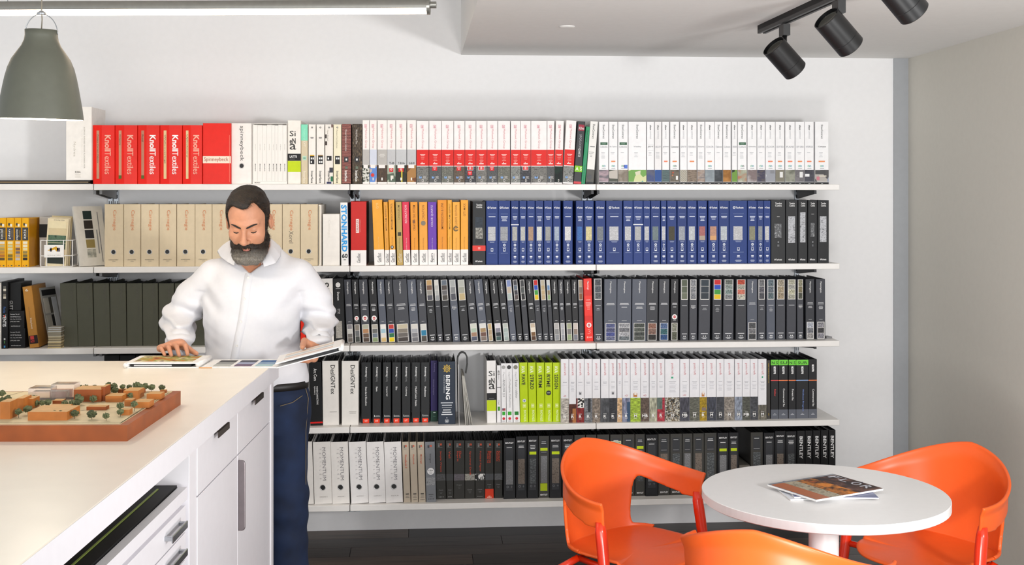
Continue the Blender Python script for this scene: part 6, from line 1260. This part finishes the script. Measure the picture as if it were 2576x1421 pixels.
shw = mw(PS)-np.array(ML); SB = BVHTree.FromPolygons([tuple(p) for p in shw], [tuple(int(i) for i in f) for f in FS])
fwd = Vector(mw(np.array([[0, 1, 0.]]))[0]-mw(np.array([[0, 0, 0.]]))[0])
def front(x, z, off=.0):
    o = Vector(mw(np.array([[x, .4, z]]))[0]-np.array(ML)); hit = SB.ray_cast(o, -fwd)
    return (hit[0]+fwd*off) if hit[0] else o-fwd*.28
pl = MB(); rows = []
for i in range(40):
    t = i/39; z = 1.436-t*.44; xc = -.008-.062*t**1.1+.004*math.sin(5*t)
    rows.append([front(xc+q, z, e) for q, e in ((-.0172, -.002), (-.0165, .0012), (0, .0015), (.0165, .0012), (.0172, -.002))])
pl.grid(rows); pl.build('placket', SHT_, shirt, smooth=True)
for z in (1.419, 1.338, 1.248, 1.155, 1.06):
    t = (1.432-z)/.44; p = front(-.008-.062*t**1.1, z, .0018)
    q = fwd.to_track_quat('Z', 'Y').to_matrix().to_4x4(); q.translation = p
    MB().lathe([(.0001, .0012), (.003, .0008), (.0038, .0018), (.0048, .0016), (.005, 0)], 16, M=q).build('button', mat('e4e2de', .2), shirt, smooth=True)
# collar: a stand round the neck and two turned-down leaves
def pm_(u, v, zd): return np.array(MFp(u, v, zd))
for sd_, fold, edge in ((-1, [(590, 600, 4.90), (581, 604, 4.85), (582, 618, 4.79), (588, 636, 4.735), (597, 655, 4.70)], [(556, 622, 4.91), (545, 632, 4.85), (553, 647, 4.78), (570, 660, 4.715), (589, 669, 4.688)]),
                        (1, [(668, 594, 4.90), (678, 598, 4.85), (678, 614, 4.79), (671, 634, 4.735), (658, 656, 4.70)], [(700, 617, 4.91), (709, 627, 4.85), (707, 645, 4.78), (695, 663, 4.715), (663, 673, 4.688)])):
    rows = []
    def ev(P, t):
        q = t*(len(P)-1); i = min(int(q), len(P)-2); f_ = q-i; return np.array(P[i])*(1-f_)+np.array(P[i+1])*f_
    for i in range(25):
        t = i/24; a_, b_ = pm_(*ev(fold, t)), pm_(*ev(edge, t)); inn = a_+np.array((-sd_*.004, -.004, -.035*(1-.5*t)))
        md_ = a_*.5+b_*.5+np.array((sd_*.005, .006, .004)); up_ = a_*.85+b_*.15+np.array((0, .001, .004))
        rows.append([Vector(q) for q in mw(np.array([inn, a_-np.array((0, .001, .002)), up_, md_, b_]))-np.array(ML)])
    co = MB().grid(rows if sd_ < 0 else [r[::-1] for r in rows]).build('collar_leaf', SHT_, shirt, smooth=True)
    so = co.modifiers.new('t', 'SOLIDIFY'); so.thickness = .0028; co.modifiers.new('s', 'SUBSURF').render_levels = 1
# cuffs: short bands round the wrists
for W0, E0, wr, rr in ((W1, E1, wr1, .047), (W2, E2, wr2, .046)):
    a = np.array(W0); dv_ = (np.array(wr)-np.array(E0)); dv_ /= np.linalg.norm(dv_); pts = [a-dv_*.035, a-dv_*.03, a+dv_*.012, a+dv_*.016, a+dv_*.010]
    MB().tube([Vector(q) for q in mw(np.array(pts))-np.array(ML)], [rr*.96, rr*1.03, rr*.93, rr*.86, rr*.80], 28, cap=False).build('cuff', SHT_, shirt, smooth=True)
# jeans, belt, shoes
a3, G = grid3((-.30, -.22, .03), (.30, .22, 1.03), .0085)
j = loft(G, [(1.0, .004, .196, .002, .124), (.94, .004, .205, 0, .130), (.86, .004, .208, -.006, .132), (.80, .004, .19, -.006, .12)])
fo = .004*wob(G, 30, 7)+.004*np.sin(60*G[2]+14*G[0])*np.exp(-((G[2]-.45)/.16)**2)
for s in (-1, 1): j = smin(j, chain(G, [(s*.108, -.004, .90), (s*.125, .012, .52), (s*.132, -.012, .05)], [.102, .085, .078], .03)+fo, .03)
PJ, FJ = nets(j, a3, .0085); jeans = put('jeans', PJ, FJ[:, ::-1], None, 1)
JM = mat('182a49', .85, var=.4, scale=9, bump=.25, bscale=1400, key='denim'); jeans.data.materials.append(JM)
bl = MB(); rws = []
for i in range(65):
    a = 2*math.pi*i/64; rws.append([Vector(q) for q in mw(np.array([(.004+(.199+e)*math.sin(a), .002+(.128+e)*math.cos(a), zq) for e, zq in ((.001, .968), (.007, .969), (.007, .999), (.001, 1.0))]))-np.array(ML)])
bl.grid(rws); bl.build('belt', mat('1f1c1b', .5), jeans, smooth=True)
bs_ = MB().tube([Vector(q) for q in mw(np.array([(.205, .035, .97), (.216, .035, .93), (.206, .035, .80), (.205, .03, .55)]))-np.array(ML)], .0012, 6).build('side_seam', mat('8a7a5c', .8), jeans)
pk_ = MB().tube([Vector(q) for q in mw(np.array([(.120, .125, .915), (.165, .102, .925), (.196, .062, .945)]))-np.array(ML)], .0012, 6).build('pocket_stitch', mat('8a7a5c', .8), jeans)
for s in (-1, 1):
    a3, G = grid3((s*.132-.08, -.16, -.01), (s*.132+.08, .24, .14), .009)
    q = smax(smin(ell(G, (s*.132, .06, .04), (.05, .15, .045)), ell(G, (s*.132, -.03, .07), (.048, .07, .06)), .03), .004-G[2], .004)
    P, F = nets(q, a3, .009); put('shoe', P, F[:, ::-1], mat('2a221e', .4), 1)
# hair, beard, brows
def hairmat(key, dark, light, grey, gz):
    m = mat(dark, .55, var=.3, scale=160, bump=.5, bscale=700, key=key)
    nt = m.node_tree; b = nt.nodes['Principled BSDF']; r = [n for n in nt.nodes if n.type == 'VALTORGB'][0]
    r.color_ramp.elements[0].color = lin(dark)+(1,); r.color_ramp.elements[1].color = lin(light)+(1,)
    if grey:
        tc = [n for n in nt.nodes if n.type == 'TEX_COORD'][0]; sx_ = nt.nodes.new('ShaderNodeSeparateXYZ'); nt.links.new(tc.outputs['Object'], sx_.inputs[0])
        mr = nt.nodes.new('ShaderNodeMapRange'); mr.inputs[1].default_value = gz; mr.inputs[2].default_value = gz-.045; nt.links.new(sx_.outputs[2], mr.inputs[0])
        n2 = nt.nodes.new('ShaderNodeTexNoise'); n2.inputs['Scale'].default_value = 260; nt.links.new(tc.outputs['Object'], n2.inputs['Vector'])
        mu = nt.nodes.new('ShaderNodeMath'); mu.operation = 'MULTIPLY'; nt.links.new(mr.outputs[0], mu.inputs[0]); nt.links.new(n2.outputs['Fac'], mu.inputs[1])
        mx = nt.nodes.new('ShaderNodeMix'); mx.data_type = 'RGBA'; nt.links.new(mu.outputs[0], mx.inputs[0]); nt.links.new(r.outputs[0], mx.inputs[6]); mx.inputs[7].default_value = lin(grey)+(1,)
        nt.links.new(mx.outputs[2], b.inputs['Base Color'])
    return m
HM = hairmat('hair_dark', '120d0a', '2b2017', None, 0)
zg = float(h2m(np.array([[0, .07, -.075]]))[0, 2])
BM = hairmat('beard_hair', '1a130e', '3b2c1e', 'b9b4aa', zg)
P1m, P2m = h2m(relax(P1, F1, 1)), h2m(relax(P2, F2, 1))
ho = put('hair', P1m, F1, HM, 0); bo = put('beard', P2m, F2, BM, 0)
def strands(name, P, F, n, ln, wd, m, par, drift, seed):
    """short tapered blades rooted in the shell so that its outline reads as hair"""
    r = np.random.RandomState(seed); W = mw(P)-np.array(ML)
    i = r.randint(0, len(F), n); q = W[F[i]]; w4 = r.dirichlet([1]*4, n); c = (q*w4[:, :, None]).sum(1)
    nn_ = np.cross(q[:, 2]-q[:, 0], q[:, 3]-q[:, 1]); nn_ /= np.linalg.norm(nn_, axis=1)[:, None]+1e-9
    dd = np.array(drift)[None]+r.normal(size=(n, 3))*.22; dd = dd-nn_*(dd*nn_).sum(1)[:, None]; dd /= np.linalg.norm(dd, axis=1)[:, None]+1e-9
    L_ = ln*(.5+r.rand(n)); sd = np.cross(nn_, dd)*wd
    a, b = c-nn_*.001-sd, c-nn_*.001+sd; mid = c+dd*(L_*.5)[:, None]+nn_*(L_*.07)[:, None]; tip = c+dd*L_[:, None]+nn_*(L_*.05)[:, None]
    V_ = np.stack([a, b, mid+sd*.7, mid-sd*.7, tip], 1).reshape(-1, 3); k = np.arange(n)*5
    F_ = [(int(t), int(t+1), int(t+2), int(t+3)) for t in k]+[(int(t+3), int(t+2), int(t+4)) for t in k]
    me = bpy.data.meshes.new(name); me.from_pydata(V_.tolist(), [], F_); me.update()
    o = obj(name, me, m, par); o['kind'] = 'stuff'
HM2 = mat('4a3724', .45, var=.5, scale=90, key='hair_streaks')
strands('hair_streaks', P1m, F1, 2600, .018, .0005, HM2, ho, (.75, -.25, -.1), 3)
strands('hair_strands', P1m, F1, 9000, .014, .00045, HM, ho, (.55, -.35, -.15), 1)
strands('beard_strands', P2m, F2, 8000, .013, .0004, BM, bo, (0, -.25, -1), 2)
LIP = mat('b8766a', .5, var=.05, key='lip'); LASH = mat('1f1510', .6)
def hcap(name, pts, rs, m):
    P = h2m(np.array(pts)); MB().tube([Vector(q) for q in mw(P)-np.array(ML)], rs, 10).build(name, m, man, smooth=True)
hcap('lower_lip', [(-.019, .0845, -.0672), (-.009, .0945, -.0692), (0, .0965, -.0697), (.009, .0945, -.0692), (.019, .0845, -.0672)], [.0015, .0036, .0042, .0036, .0015], LIP)
for s in (-1, 1):
    hcap('eyebrow', [(s*.011, .0955, .0265), (s*.022, .0932, .0305), (s*.035, .0862, .0345), (s*.048, .0745, .0345), (s*.057, .062, .030)], [.0026, .0036, .0036, .0030, .0013], HM)
    hcap('eyelashes', [(s*.018, .0785, .0055), (s*.025, .0840, .0028), (s*.0325, .0860, .0018), (s*.040, .0835, .0028), (s*.0462, .0770, .0050)], [.0010, .0020, .0023, .0020, .0010], LASH)
